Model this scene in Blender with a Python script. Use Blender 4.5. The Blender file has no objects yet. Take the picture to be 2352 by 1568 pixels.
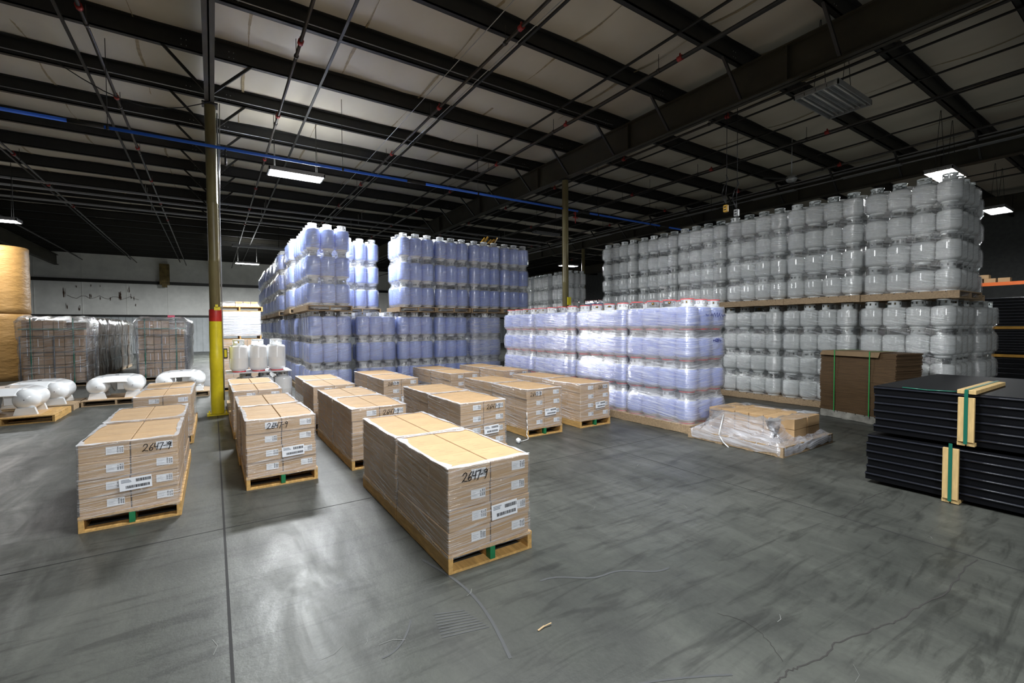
import bpy, bmesh, math, random
from mathutils import Vector, Matrix
random.seed(11)
PI = math.pi
sc = bpy.context.scene
col = sc.collection
CAMZ = 1.8

# ------------------------------------------------------------------ camera
def make_camera():
    yaw, pit, roll = [math.radians(v) for v in (33.3, -1.77, -.39)]
    f = Vector((math.sin(yaw)*math.cos(pit), math.cos(yaw)*math.cos(pit), math.sin(pit)))
    r = Vector((math.cos(yaw), -math.sin(yaw), 0)); u = r.cross(f)
    r2 = r*math.cos(roll)+u*math.sin(roll); u2 = -r*math.sin(roll)+u*math.cos(roll)
    cd = bpy.data.cameras.new('camera'); co = bpy.data.objects.new('camera', cd); col.objects.link(co)
    m = Matrix((r2, u2, -f)).transposed().to_4x4(); m.translation = Vector((0, 0, CAMZ))
    co.matrix_world = m
    cd.sensor_width = 36; cd.lens = 1045/2352*36; cd.clip_end = 200; cd.clip_start = .05
    sc.camera = co
make_camera()

# ------------------------------------------------------------------ world and exposure
w = bpy.data.worlds.new('world'); sc.world = w; w.use_nodes = True
w.node_tree.nodes['Background'].inputs[0].default_value = (.93, .97, 1, 1)
w.node_tree.nodes['Background'].inputs[1].default_value = .085
sc.view_settings.view_transform = 'Standard'
sc.view_settings.look = 'None'
sc.view_settings.gamma = 1
sc.view_settings.use_curve_mapping = False
sc.view_settings.exposure = 1.05
# ceiling fixtures: x, y, z, watts, lit?  (lit ones carry an area lamp)
LIGHTS = [
    (1.95, 13.4, 5.88, 420, 'bright hanging shop light in the bay beside the yellow-footed column'),
    (-6.0, 21.9, 5.45, 95, 'lit hanging shop light over the big brown paper rolls'),
    (1.9, 33.0, 5.9, 1500, 'lit hanging shop light near the far white wall'),
    (20.0, 23.5, 5.9, 420, 'lit hanging shop light behind the second steel column'),
    (23.8, 4.2, 5.9, 50, 'lit hanging shop light seen past the end of the grey cylinder wall'),
    (16.9, 4.0, 5.9, 260, 'lit hanging shop light just above the top of the grey cylinders'),
    (1.9, 3.0, 5.9, 110, None),
    (3.3, 3.2, 6.2, 170, None),  # added fill fixture, unseen, brightens the cylinder stacks and middle cartons
    (.9, -4.0, 5.2, 360, None),
    (7.2, 8.6, 7.15, 0, None),
]
OFF_LIGHTS = [
    (10.2, 4.07, 6.15, 'unlit hanging fluorescent fixture with open louvre below the large roof girder'),
    (13.6, 17.6, 6.3, 'unlit slim fluorescent fixture seen far behind beside the second column'),
    (2.1, 27.0, 6.0, 'unlit long fluorescent fixture above the far row of blue cylinders'),
]

# ------------------------------------------------------------------ helpers
ORD = ['first', 'second', 'third', 'fourth', 'fifth', 'sixth', 'seventh', 'eighth', 'ninth', 'tenth', 'eleventh', 'twelfth',
       'thirteenth', 'fourteenth', 'fifteenth', 'sixteenth', 'seventeenth', 'eighteenth', 'nineteenth', 'twentieth',
       'twenty-first', 'twenty-second', 'twenty-third', 'twenty-fourth', 'twenty-fifth']

def obj(name, bm, mats, parent=None, loc=None, smooth=False):
    me = bpy.data.meshes.new(name)
    if smooth:
        for f in bm.faces: f.smooth = True
    bm.normal_update(); bm.to_mesh(me); bm.free()
    if not isinstance(mats, (list, tuple)): mats = [mats]
    for m in mats: me.materials.append(m)
    o = bpy.data.objects.new(name, me); col.objects.link(o)
    if parent: o.parent = parent
    if loc: o.location = loc
    return o

def empty(name, loc=(0, 0, 0), rz=0):
    o = bpy.data.objects.new(name, None); o.empty_display_size = .1
    o.location = loc; o.rotation_euler = (0, 0, rz); col.objects.link(o)
    return o

def tag(o, label=None, cat=None, group=None, kind=None):
    if label: o['label'] = label
    if cat: o['category'] = cat
    if group: o['group'] = group
    if kind: o['kind'] = kind
    return o

KIDS = {}
def copy_tree(o, parent=None):
    c = o.copy(); col.objects.link(c)
    for k in ('label', 'group'):
        if parent is None and k in c: del c[k]
    if parent: c.parent = parent
    KIDS[c.name] = []
    for ch in KIDS.get(o.name, [x for x in o.children]):
        KIDS[c.name].append(copy_tree(ch, c))
    return c

def box(bm, x0, y0, z0, x1, y1, z1, mi=0, bev=0):
    vs = [bm.verts.new((x, y, z)) for z in (z0, z1) for y in (y0, y1) for x in (x0, x1)]
    fs = [bm.faces.new([vs[i] for i in q]) for q in ((0, 2, 3, 1), (4, 5, 7, 6), (0, 1, 5, 4), (2, 6, 7, 3), (0, 4, 6, 2), (1, 3, 7, 5))]
    for f in fs: f.material_index = mi
    if bev:
        es = list({e for f in fs for e in f.edges})
        r = bmesh.ops.bevel(bm, geom=es, offset=bev, segments=1, affect='EDGES')
        for f in r['faces']: f.material_index = mi
    return vs

def tube(bm, p, q, r, n=8, mi=0, r2=None, caps=True):
    p, q = Vector(p), Vector(q); d = (q-p).normalized()
    a = d.cross(Vector((0, 0, 1)) if abs(d.z) < .9 else Vector((1, 0, 0))).normalized(); b = d.cross(a)
    r2 = r if r2 is None else r2
    A = [bm.verts.new(p+(a*math.cos(t)+b*math.sin(t))*r) for t in [2*PI*i/n for i in range(n)]]
    B = [bm.verts.new(q+(a*math.cos(t)+b*math.sin(t))*r2) for t in [2*PI*i/n for i in range(n)]]
    for i in range(n):
        f = bm.faces.new((A[i], A[(i+1) % n], B[(i+1) % n], B[i])); f.material_index = mi; f.smooth = True
    if caps:
        for L in (A[::-1], B):
            f = bm.faces.new(L); f.material_index = mi

def path_tube(bm, pts, r, n=6, mi=0):
    for p, q in zip(pts, pts[1:]): tube(bm, p, q, r, n, mi)

def beam_between(bm, p, q, wd, ht, mi=0):
    """rectangular bar between two points (wd sideways, ht upwards)"""
    p, q = Vector(p), Vector(q); d = (q-p).normalized()
    s = d.cross(Vector((0, 0, 1))) if abs(d.z) < .95 else Vector((1, 0, 0)); s.normalize(); u = s.cross(d)
    vs = [bm.verts.new(c+s*a*wd/2+u*b*ht/2) for c in (p, q) for a, b in ((-1, -1), (1, -1), (1, 1), (-1, 1))]
    for k in ((3, 2, 1, 0), (4, 5, 6, 7), (0, 1, 5, 4), (1, 2, 6, 5), (2, 3, 7, 6), (3, 0, 4, 7)):
        bm.faces.new([vs[i] for i in k]).material_index = mi

def lathe(bm, prof, n=24, mi=0, cx=0, cy=0, z0=0, smooth=True):
    rings = []
    for r, z in prof:
        if r < 1e-5: rings.append([bm.verts.new((cx, cy, z+z0))])
        else: rings.append([bm.verts.new((cx+r*math.cos(2*PI*i/n), cy+r*math.sin(2*PI*i/n), z+z0)) for i in range(n)])
    for a, b in zip(rings, rings[1:]):
        for i in range(n):
            j = (i+1) % n
            if len(a) == 1 and len(b) == 1: continue
            if len(a) == 1: f = bm.faces.new((a[0], b[j], b[i]))
            elif len(b) == 1: f = bm.faces.new((a[i], a[j], b[0]))
            else: f = bm.faces.new((a[i], a[j], b[j], b[i]))
            f.material_index = mi; f.smooth = smooth

# ------------------------------------------------------------------ materials
def mat(name, c, rough=.5, metal=0., var=0., scale=6., bump=0., coat=0., stretch=(1, 1, 1), c2=None, bscale=None, spec=.5, emit=0):
    m = bpy.data.materials.new(name); m.use_nodes = True
    nt = m.node_tree; N = nt.nodes; L = nt.links; P = N['Principled BSDF']
    P.inputs['Base Color'].default_value = (*c, 1); P.inputs['Roughness'].default_value = rough
    P.inputs['Metallic'].default_value = metal; P.inputs['Coat Weight'].default_value = coat
    P.inputs['Specular IOR Level'].default_value = spec
    P.inputs['Coat Roughness'].default_value = .12
    if emit:
        P.inputs['Emission Color'].default_value = (*c, 1); P.inputs['Emission Strength'].default_value = emit
    if var or bump or c2:
        tc = N.new('ShaderNodeTexCoord'); mp = N.new('ShaderNodeMapping'); mp.inputs['Scale'].default_value = stretch
        L.new(tc.outputs['Object'], mp.inputs[0])
        nz = N.new('ShaderNodeTexNoise'); nz.inputs['Scale'].default_value = scale; nz.inputs['Detail'].default_value = 5
        nz.inputs['Roughness'].default_value = .6
        L.new(mp.outputs[0], nz.inputs[0])
        if var or c2:
            cr = N.new('ShaderNodeValToRGB'); cr.color_ramp.elements[0].position = .3; cr.color_ramp.elements[1].position = .72
            lo = tuple(v*(1-var) for v in c) if c2 is None else c2
            cr.color_ramp.elements[0].color = (*lo, 1); cr.color_ramp.elements[1].color = (*[min(1, v*(1+var*.4)) for v in c], 1)
            L.new(nz.outputs[0], cr.inputs[0]); L.new(cr.outputs[0], P.inputs['Base Color'])
        if bump:
            b = N.new('ShaderNodeBump'); b.inputs['Strength'].default_value = bump; b.inputs['Distance'].default_value = .02
            if bscale:
                n2 = N.new('ShaderNodeTexNoise'); n2.inputs['Scale'].default_value = bscale; n2.inputs['Detail'].default_value = 3
                L.new(mp.outputs[0], n2.inputs[0]); L.new(n2.outputs[0], b.inputs['Height'])
            else: L.new(nz.outputs[0], b.inputs['Height'])
            L.new(b.outputs[0], P.inputs['Normal'])
    return m

def film_mat(name, base, amp, tint=(1, 1, 1), streak=(1.2, 1.2, 26), shear=.22, gloss=.16, bump=.55, lo=.42, hi=.7):
    """stretch film: see-through plastic with whitened wrinkles and a shiny skin"""
    m = bpy.data.materials.new(name); m.use_nodes = True
    nt = m.node_tree; N = nt.nodes; L = nt.links; P = N['Principled BSDF']; out = N['Material Output']
    P.inputs['Base Color'].default_value = (*tint, 1); P.inputs['Roughness'].default_value = .3
    tc = N.new('ShaderNodeTexCoord')
    sp = N.new('ShaderNodeSeparateXYZ'); L.new(tc.outputs['Object'], sp.inputs[0])
    ad = N.new('ShaderNodeMath'); ad.operation = 'ADD'; L.new(sp.outputs[0], ad.inputs[0]); L.new(sp.outputs[1], ad.inputs[1])
    sh = N.new('ShaderNodeMath'); sh.operation = 'MULTIPLY_ADD'; sh.inputs[1].default_value = -shear
    L.new(ad.outputs[0], sh.inputs[0]); L.new(sp.outputs[2], sh.inputs[2])
    cb = N.new('ShaderNodeCombineXYZ'); L.new(sp.outputs[0], cb.inputs[0]); L.new(sp.outputs[1], cb.inputs[1]); L.new(sh.outputs[0], cb.inputs[2])
    mp = N.new('ShaderNodeMapping'); mp.inputs['Scale'].default_value = streak; L.new(cb.outputs[0], mp.inputs[0])
    n1 = N.new('ShaderNodeTexNoise'); n1.inputs['Scale'].default_value = 1.6; n1.inputs['Detail'].default_value = 6; n1.inputs['Roughness'].default_value = .62
    n1.inputs['Distortion'].default_value = .5
    L.new(mp.outputs[0], n1.inputs[0])
    n2 = N.new('ShaderNodeTexNoise'); n2.inputs['Scale'].default_value = 2.2; n2.inputs['Detail'].default_value = 3; L.new(tc.outputs['Object'], n2.inputs[0])
    r1 = N.new('ShaderNodeMapRange'); r1.inputs[1].default_value = lo; r1.inputs[2].default_value = hi; L.new(n1.outputs[0], r1.inputs[0])
    r2 = N.new('ShaderNodeMapRange'); r2.inputs[1].default_value = .35; r2.inputs[2].default_value = .65; r2.inputs[3].default_value = .35; L.new(n2.outputs[0], r2.inputs[0])
    mu = N.new('ShaderNodeMath'); mu.operation = 'MULTIPLY'; L.new(r1.outputs[0], mu.inputs[0]); L.new(r2.outputs[0], mu.inputs[1])
    al = N.new('ShaderNodeMath'); al.operation = 'MULTIPLY_ADD'; al.inputs[1].default_value = amp; al.inputs[2].default_value = base; al.use_clamp = True
    L.new(mu.outputs[0], al.inputs[0])
    bp = N.new('ShaderNodeBump'); bp.inputs['Strength'].default_value = bump; bp.inputs['Distance'].default_value = .02; L.new(n1.outputs[0], bp.inputs['Height'])
    L.new(bp.outputs[0], P.inputs['Normal'])
    tr = N.new('ShaderNodeBsdfTransparent'); gl = N.new('ShaderNodeBsdfGlossy'); gl.inputs['Roughness'].default_value = .13
    L.new(bp.outputs[0], gl.inputs['Normal'])
    m1 = N.new('ShaderNodeMixShader'); L.new(al.outputs[0], m1.inputs[0]); L.new(tr.outputs[0], m1.inputs[1]); L.new(P.outputs[0], m1.inputs[2])
    m2 = N.new('ShaderNodeMixShader'); m2.inputs[0].default_value = gloss; L.new(m1.outputs[0], m2.inputs[1]); L.new(gl.outputs[0], m2.inputs[2])
    L.new(m2.outputs[0], out.inputs['Surface'])
    return m

M = dict(
    steel=mat('dark_steel_paint', (.014, .0135, .011), .55, var=.3),
    girder=mat('olive_brown_steel_paint', (.040, .034, .019), .55, var=.35, scale=2),
    column=mat('olive_column_paint', (.19, .17, .075), .4, var=.45, scale=3, c2=(.09, .06, .022), stretch=(1, 1, .25)),
    yellow=mat('yellow_guard_paint', (.85, .72, .02), .4, var=.12, scale=8),
    red=mat('red_paint', (.60, .03, .02), .45, var=.3),
    redplastic=mat('red_plastic', (.85, .06, .07), .4),
    insul=mat('white_vinyl_roof_insulation', (.56, .52, .42), .5, var=.1, scale=.7, bump=.35, bscale=2.2, stretch=(1, .5, 1)),
    seam=mat('stained_insulation_seam', (.36, .29, .17), .6, var=.4, scale=9),
    pipe=mat('sprinkler_pipe_steel', (.05, .045, .04), .4, metal=.3, var=.3),
    redpipe=mat('red_pipe_fitting', (.30, .02, .015), .45),
    blue=mat('blue_painted_pipe', (.03, .15, .72), .35),
    galv=mat('galvanised_metal', (.42, .43, .43), .35, metal=.6, var=.15),
    wood=mat('pallet_wood', (.60, .36, .12), .65, var=.35, scale=4, bump=.15, stretch=(8, 1, 8)),
    woodx=mat('weathered_pallet_wood', (.42, .30, .18), .7, var=.35, scale=4, bump=.15, stretch=(1, 8, 8)),
    pine=mat('new_pine_lumber', (.66, .46, .20), .6, var=.25, scale=5, bump=.1, stretch=(6, 6, 1)),
    green=mat('green_spray_paint', (.01, .17, .06), .5, var=.3),
    strap=mat('green_plastic_strap', (.01, .13, .085), .35),
    card=mat('kraft_cardboard', (.50, .325, .165), .7, var=.1, scale=3, bump=.05, bscale=60),
    cardedge=mat('cardboard_printing', (.30, .20, .11), .7),
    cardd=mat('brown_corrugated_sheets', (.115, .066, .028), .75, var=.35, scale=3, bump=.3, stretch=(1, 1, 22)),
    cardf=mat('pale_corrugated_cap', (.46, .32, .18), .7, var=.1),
    paper=mat('brown_wrapping_paper', (.50, .28, .09), .5, var=.12, scale=3, bump=.85, bscale=5, stretch=(1, 1, 2.4)),
    label=mat('white_label', (.80, .82, .86), .5, var=.05),
    ink=mat('black_ink', (.012, .012, .015), .5),
    inkb=mat('blue_marker_ink', (.03, .04, .22), .5),
    inkg=mat('grey_printing', (.16, .18, .22), .5),
    white=mat('white_enamel', (.86, .88, .90), .22, var=.03, coat=.6),
    grey=mat('grey_white_enamel', (.72, .75, .745), .22, var=.05, coat=.7),
    sleeve=mat('pale_blue_plastic_sleeve', (.38, .49, .96), .28, var=.12, scale=5, coat=.7),
    sleevel=mat('milky_blue_plastic_sleeve', (.40, .49, .95), .35, var=.12, scale=5, coat=.7),
    brass=mat('brass_valve', (.55, .38, .12), .3, metal=1),
    black=mat('black_plastic_sheet', (.003, .0033, .0045), .5, spec=.15),
    blackedge=mat('folded_black_sheet_edge', (.014, .016, .024), .26, spec=.9),
    cage=mat('grey_steel_cage', (.13, .14, .16), .45, metal=.5),
    concrete=None,
    whitewash=mat('worn_white_painted_wood', (.34, .33, .29), .7, var=.5, scale=6),
    wall=mat('white_liner_panel', (.80, .80, .76), .55, var=.15, scale=1.5),
    wallb=mat('ribbed_galvanised_wall', (.46, .49, .50), .5, var=.15, scale=2),
    rust=mat('rust_stain', (.07, .030, .015), .8, var=.4),
    joint=mat('dark_floor_joint_filler', (.022, .022, .022), .8),
    crack=mat('crack_in_concrete', (.028, .026, .024), .9),
    scuff=mat('pale_floor_scuff', (.17, .175, .165), .7),
    tyre=mat('black_tyre_mark', (.055, .058, .06), .6),
    lamp=mat('lit_fluorescent_tube', (1, 1, 1), emit=22),
    lampoff=mat('unlit_tube_glass', (.65, .65, .62), .25),
    refl=mat('fixture_reflector', (.6, .6, .6), .25, metal=.8),
    orange=mat('orange_rack_beam_paint', (.85, .16, .02), .4),
    rackg=mat('dark_green_rack_paint', (.02, .06, .05), .5),
    ylboard=mat('yellow_stained_board', (.62, .32, .04), .6, var=.3),
    chip=mat('splintered_wood', (.50, .36, .20), .8, var=.3),
    yellowtape=mat('yellow_caution_plastic', (.75, .42, .04), .4),
    filmblue=film_mat('hazy_clear_stretch_film', .05, .42, (.92, .94, 1), lo=.48, hi=.68, bump=.7, gloss=.2),
    film=film_mat('clear_stretch_film', .03, .50, (.90, .93, .97), lo=.48, hi=.66, bump=.9, gloss=.22),
    filmbox=film_mat('hazy_stretch_film', .05, .74, (.90, .90, .93), lo=.45, hi=.68, gloss=.12, shear=.07, streak=(.9, .9, 42), bump=.5),
    filmrim=film_mat('bunched_film_edge', .50, .45, (.95, .96, 1), lo=.35, hi=.6),
    filmmilk=film_mat('milky_stretch_film', .22, .55, (.90, .92, 1), lo=.40, hi=.68, gloss=.18, bump=.8, shear=.1),
    filmdirty=film_mat('smoky_stretch_film', .03, .40, (.70, .70, .66), lo=.46, hi=.66, bump=1., gloss=.34, streak=(7, 7, 4), shear=.0),
    filmwad=mat('bunched_plastic_film', (.75, .77, .78), .3, bump=.5, coat=.5),
)

def concrete():
    m = bpy.data.materials.new('worn_concrete'); m.use_nodes = True
    nt = m.node_tree; N = nt.nodes; L = nt.links; P = N['Principled BSDF']
    tc = N.new('ShaderNodeTexCoord')
    def noise(scale, det, st=(1, 1, 1), rot=0, dist=0):
        mp = N.new('ShaderNodeMapping'); mp.inputs['Scale'].default_value = st; mp.inputs['Rotation'].default_value = (0, 0, rot)
        L.new(tc.outputs['Object'], mp.inputs[0]); n = N.new('ShaderNodeTexNoise'); n.inputs['Scale'].default_value = scale
        n.inputs['Detail'].default_value = det; n.inputs['Roughness'].default_value = .65; n.inputs['Distortion'].default_value = dist
        L.new(mp.outputs[0], n.inputs[0]); return n
    a = noise(.55, 6, dist=.6); b = noise(3.2, 8, (1, .3, 1), .5, .6); c = noise(38, 4); d = noise(5.5, 6, (.22, 1.6, 1), -.35, 1.2)
    def rng(n, lo, hi, a0, a1):
        r = N.new('ShaderNodeMapRange'); r.inputs[1].default_value = lo; r.inputs[2].default_value = hi
        r.inputs[3].default_value = a0; r.inputs[4].default_value = a1; L.new(n.outputs[0], r.inputs[0]); return r
    cr = N.new('ShaderNodeValToRGB'); e = cr.color_ramp.elements
    e[0].position = .30; e[0].color = (.033, .036, .032, 1); e[1].position = .70; e[1].color = (.094, .098, .086, 1)
    L.new(a.outputs[0], cr.inputs[0])
    prev = cr.outputs[0]
    for n, lo, hi, v0, v1 in ((b, .34, .64, .70, 1.14), (c, .35, .7, .92, 1.06), (d, .36, .5, .62, 1.03)):
        r = rng(n, lo, hi, v0, v1); mx = N.new('ShaderNodeVectorMath'); mx.operation = 'SCALE'
        L.new(prev, mx.inputs[0]); L.new(r.outputs[0], mx.inputs['Scale']); prev = mx.outputs[0]
    L.new(prev, P.inputs['Base Color'])
    r = rng(b, .3, .7, .55, .33); L.new(r.outputs[0], P.inputs['Roughness'])
    bp = N.new('ShaderNodeBump'); bp.inputs['Strength'].default_value = .12; bp.inputs['Distance'].default_value = .01
    L.new(c.outputs[0], bp.inputs['Height']); L.new(bp.outputs[0], P.inputs['Normal'])
    P.inputs['Specular IOR Level'].default_value = .45
    return m
M['concrete'] = concrete()

# ------------------------------------------------------------------ setting
def ribbon(bm, pts, wd, z, mi=0):
    prev = None
    for i, p in enumerate(pts):
        a = Vector(pts[max(0, i-1)]); b = Vector(pts[min(len(pts)-1, i+1)]); d = (b-a).normalized(); s = Vector((-d.y, d.x))*wd/2
        if isinstance(wd, list): pass
        c = [bm.verts.new((p[0]+s.x, p[1]+s.y, z)), bm.verts.new((p[0]-s.x, p[1]-s.y, z))]
        if prev: bm.faces.new((prev[0], prev[1], c[1], c[0])).material_index = mi
        prev = c

bm = bmesh.new(); box(bm, -26, -9, -.3, 34, 45, 0)
floor = tag(obj('floor', bm, M['concrete']), kind='structure')
bm = bmesh.new()
ribbon(bm, [(.045, -9), (.045, 45)], .017, .0012)
ribbon(bm, [(4.89, -9), (4.89, 45)], .010, .0012)
ribbon(bm, [(9.7, -9), (9.7, 45)], .010, .0012)
ribbon(bm, [(-4.8, -9), (-4.8, 45)], .010, .0012)
for y in (-1.5, 4.83, 11.2, 17.5, 24): ribbon(bm, [(-26, y), (34, y)], .010, .0014)
obj('joint', bm, M['joint'], floor)
def crackpts(a, amp, n):
    out = []
    for (x0, y0), (x1, y1) in zip(a, a[1:]):
        for i in range(n):
            t = i/n; out.append((x0+(x1-x0)*t+random.uniform(-amp, amp), y0+(y1-y0)*t+random.uniform(-amp, amp)))
    return out+[a[-1]]
bm = bmesh.new()
ribbon(bm, crackpts([(4.852, 0.914), (4.631, 0.934), (4.269, 0.918), (4.016, 0.92), (3.757, 0.958), (3.565, 0.978), (3.424, 0.987), (3.308, 1.024), (3.194, 1.044), (3.055, 1.076), (2.903, 1.11), (2.793, 1.092), (2.665, 1.111), (2.536, 1.134), (2.475, 1.15), (2.391, 1.146), (2.334, 1.146), (2.179, 1.152)], .008, 4), .008, .0016)
ribbon(bm, crackpts([(4.894, 1.822), (5.238, 1.863), (5.633, 1.875), (5.989, 1.862)], .012, 5), .006, .0016)
ribbon(bm, crackpts([(2.51, 1.196), (2.591, 1.299), (2.636, 1.372), (2.675, 1.491), (2.605, 1.641)], .008, 5), .0035, .0016)
obj('crack', bm, M['crack'], floor)
bm = bmesh.new()
for _ in range(34):
    x = random.uniform(-.5, 6.5); y = random.uniform(.6, 5); a = random.uniform(0, PI); l = random.uniform(.03, .16)
    ribbon(bm, [(x, y), (x+l*.5*math.cos(a), y+l*.5*math.sin(a)), (x+l*math.cos(a+.3), y+l*math.sin(a+.3))], random.uniform(.0015, .004), .0018)
obj('scuff_mark', bm, M['scuff'], floor)
bm = bmesh.new()
ribbon(bm, [(1.32+.10*math.sin(t*1.4), 3.3-.55*t) for t in [i*.1 for i in range(24)]], .02, .0017)
ribbon(bm, [(.98-.16*t, 2.65-.3*t+.1*t*t) for t in [i*.12 for i in range(14)]], .012, .0017)
ribbon(bm, [(1.9+.5*t, 2.55-.22*t+.03*math.sin(7*t)) for t in [i*.12 for i in range(16)]], .018, .0017)
ribbon(bm, [(.7+.5*t, 1.75-.05*t*t) for t in [i*.12 for i in range(26)]], .012, .0017)
for k in range(9): ribbon(bm, [(1.12-k*.006, 2.62-k*.028), (1.30+k*.006, 2.55-k*.028)], .009, .0017)
obj('tyre_mark', bm, M['tyre'], floor)

ZP = 7.2     # underside of purlins
PY = [-4.8, -3.0, -1.2, .0, 1.8, 3.6, 5.4, 7.2, 9.0, 10.92, 12.93, 14.95, 17.0, 19.05, 21.1, 23.1, 25.1, 27.1, 29.1, 31.1, 33.1, 35.1, 37.1, 39.1, 41.1, 43.1]
BX = [-9.2, .045, 9.4, 18.6, 27.9]
# ceiling: vinyl-faced insulation sagging between purlins
bm = bmesh.new()
ys = []
for a, b in zip(PY, PY[1:]+[45]):
    for i in range(6): ys.append((a+(b-a)*i/6, 7.55-.07*math.sin(PI*i/6)))
ys.append((45, 7.55)); xs = [-26+60*i/50 for i in range(51)]
grid = [[bm.verts.new((x, y, z+.02*math.sin(x*2.3+y*.7))) for x in xs] for y, z in ys]
for r0, r1 in zip(grid, grid[1:]):
    for i in range(50): bm.faces.new((r0[i], r0[i+1], r1[i+1], r1[i])).smooth = True
top = [bm.verts.new((x, y, 7.85)) for x, y in ((-26, -4.8), (34, -4.8), (34, 45), (-26, 45))]
bm.faces.new(top)
ceiling = tag(obj('ceiling', bm, M['insul']), kind='structure')
bm = bmesh.new()
for x in [-25+1.83*i+.1 for i in range(33)]:
    for (y0, z0), (y1, z1) in zip(ys, ys[1:]):
        j = .02*math.sin(y0*3); k = .02*math.sin(y1*3)
        w0 = .018+.012*math.sin(x*3+y0*2)
        s0 = .02*math.sin(x*2.3+y0*.7); s1 = .02*math.sin(x*2.3+y1*.7)
        bm.faces.new([bm.verts.new(v) for v in ((x-w0+j, y0, z0-.008+s0), (x+w0+j, y0, z0-.008+s0), (x+w0+k, y1, z1-.008+s1), (x-w0+k, y1, z1-.008+s1))])
obj('insulation_seam', bm, M['seam'], ceiling)

# back wall
bm = bmesh.new(); box(bm, -26, 45, 2.88, 34, 45.2, 7.5)
for i in range(24):
    x = -25.4+2.5*i; box(bm, x-.02, 44.975, 2.88, x+.02, 45, 7.45, 0)
wallb = tag(obj('wall_back', bm, M['wall']), kind='structure')
bm = bmesh.new(); box(bm, -26, 45, 0, 34, 45.2, 2.86)
for i in range(150): x = -25.9+.4*i; box(bm, x, 44.96, 0, x+.12, 45, 2.86)
obj('lower_wall_panel', bm, M['wallb'], wallb)
bm = bmesh.new()
box(bm, -26, 44.75, 5.33, 34, 44.99, 5.55); box(bm, -26, 44.8, 2.82, 34, 44.99, 2.95)
obj('girt', bm, M['steel'], wallb)
bm = bmesh.new()
for x, z, l, wd in [(-8.85, 4.55, .75, .10), (-8.75, 3.6, .5, .07), (-8.1, 3.45, .45, .09), (-7.45, 4.35, .45, .07), (-6.9, 4.2, .3, .05), (-6.35, 4.15, .3, .05),
                    (-5.8, 4.5, .9, .12), (-5.15, 4.4, .45, .05), (-5.3, 4.9, .5, .1), (-5.0, 4.25, .4, .05), (-4.9, 3.75, .3, .04), (-8.2, 5.0, .2, .05), (-7.4, 5.1, .2, .05), (-6.9, 5.1, .2, .04)]:
    for _ in range(4):
        xx = x+random.uniform(-.7, .7)*wd; w2 = wd*random.uniform(.15, .4); lt = l*random.uniform(.35, 1)
        L_ = [(xx-w2*random.uniform(.2, 1)*math.sin(PI*(k+.4)/7.5), z-l*.5+lt*k/6) for k in range(7)]
        R_ = [(xx+w2*random.uniform(.2, 1)*math.sin(PI*(k+.4)/7.5), z-l*.5+lt*k/6) for k in range(7)]
        for k in range(6): bm.faces.new([bm.verts.new((q[0], 44.97-.001*_, q[1])) for q in (L_[k], R_[k], R_[k+1], L_[k+1])])
for i in range(16):
    x = -8.7+i*.25; z = 4.35-.25*math.sin(i*.9)**2
    beam_between(bm, (x, 44.965, z), (x+.25, 44.965, 4.35-.25*math.sin((i+1)*.9)**2), .008, .018)
obj('rust_stain', bm, M['rust'], wallb)
bm = bmesh.new(); box(bm, -3.35, 44.3, 5.3, -2.75, 44.9, 6.9); box(bm, -3.2, 44.2, 5.1, -2.9, 44.6, 5.4)
tag(obj('wall_heater', bm, mat('dirty_yellow_metal', (.20, .14, .04), .6, var=.6, scale=5)), 'rusty brown box hanging high on the far white wall', 'heater')
bm = bmesh.new(); box(bm, 33.8, -9, 0, 34, 45, 7.5)
tag(obj('wall_right', bm, mat('dark_wall_panel', (.13, .135, .13), .7, var=.2)), kind='structure')
bm = bmesh.new(); box(bm, -26.2, -9, 0, -26, 45, 7.5)
tag(obj('wall_left', bm, M['wall']), kind='structure')

# ------------------------------------------------------------------ roof steel
for i, y in enumerate(PY):
    bm = bmesh.new()
    box(bm, -26, y-.012, ZP, 34, y+.012, 7.55)
    box(bm, -26, y-.012, ZP, 34, y+.10, ZP+.02); box(bm, -26, y-.10, 7.52, 34, y+.012, 7.54)
    box(bm, -26, y+.09, ZP, 34, y+.10, ZP+.05)
    for bx in BX:
        for s in (-1, 1):
            for dx, dz in ((.35, .07), (.43, .07), (.35, .18), (.43, .18)):
                if 0 <= y < 26: box(bm, bx+s*dx-.007, y-.017, ZP+dz-.007, bx+s*dx+.007, y-.011, ZP+dz+.007, 1)
    p = obj('roof_purlin', bm, [M['steel'], M['galv']])
    tag(p, 'dark steel roof purlin, %s line counted from behind the viewer' % (ORD+['last'])[i], 'roof purlin', 'roof purlins')

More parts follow.
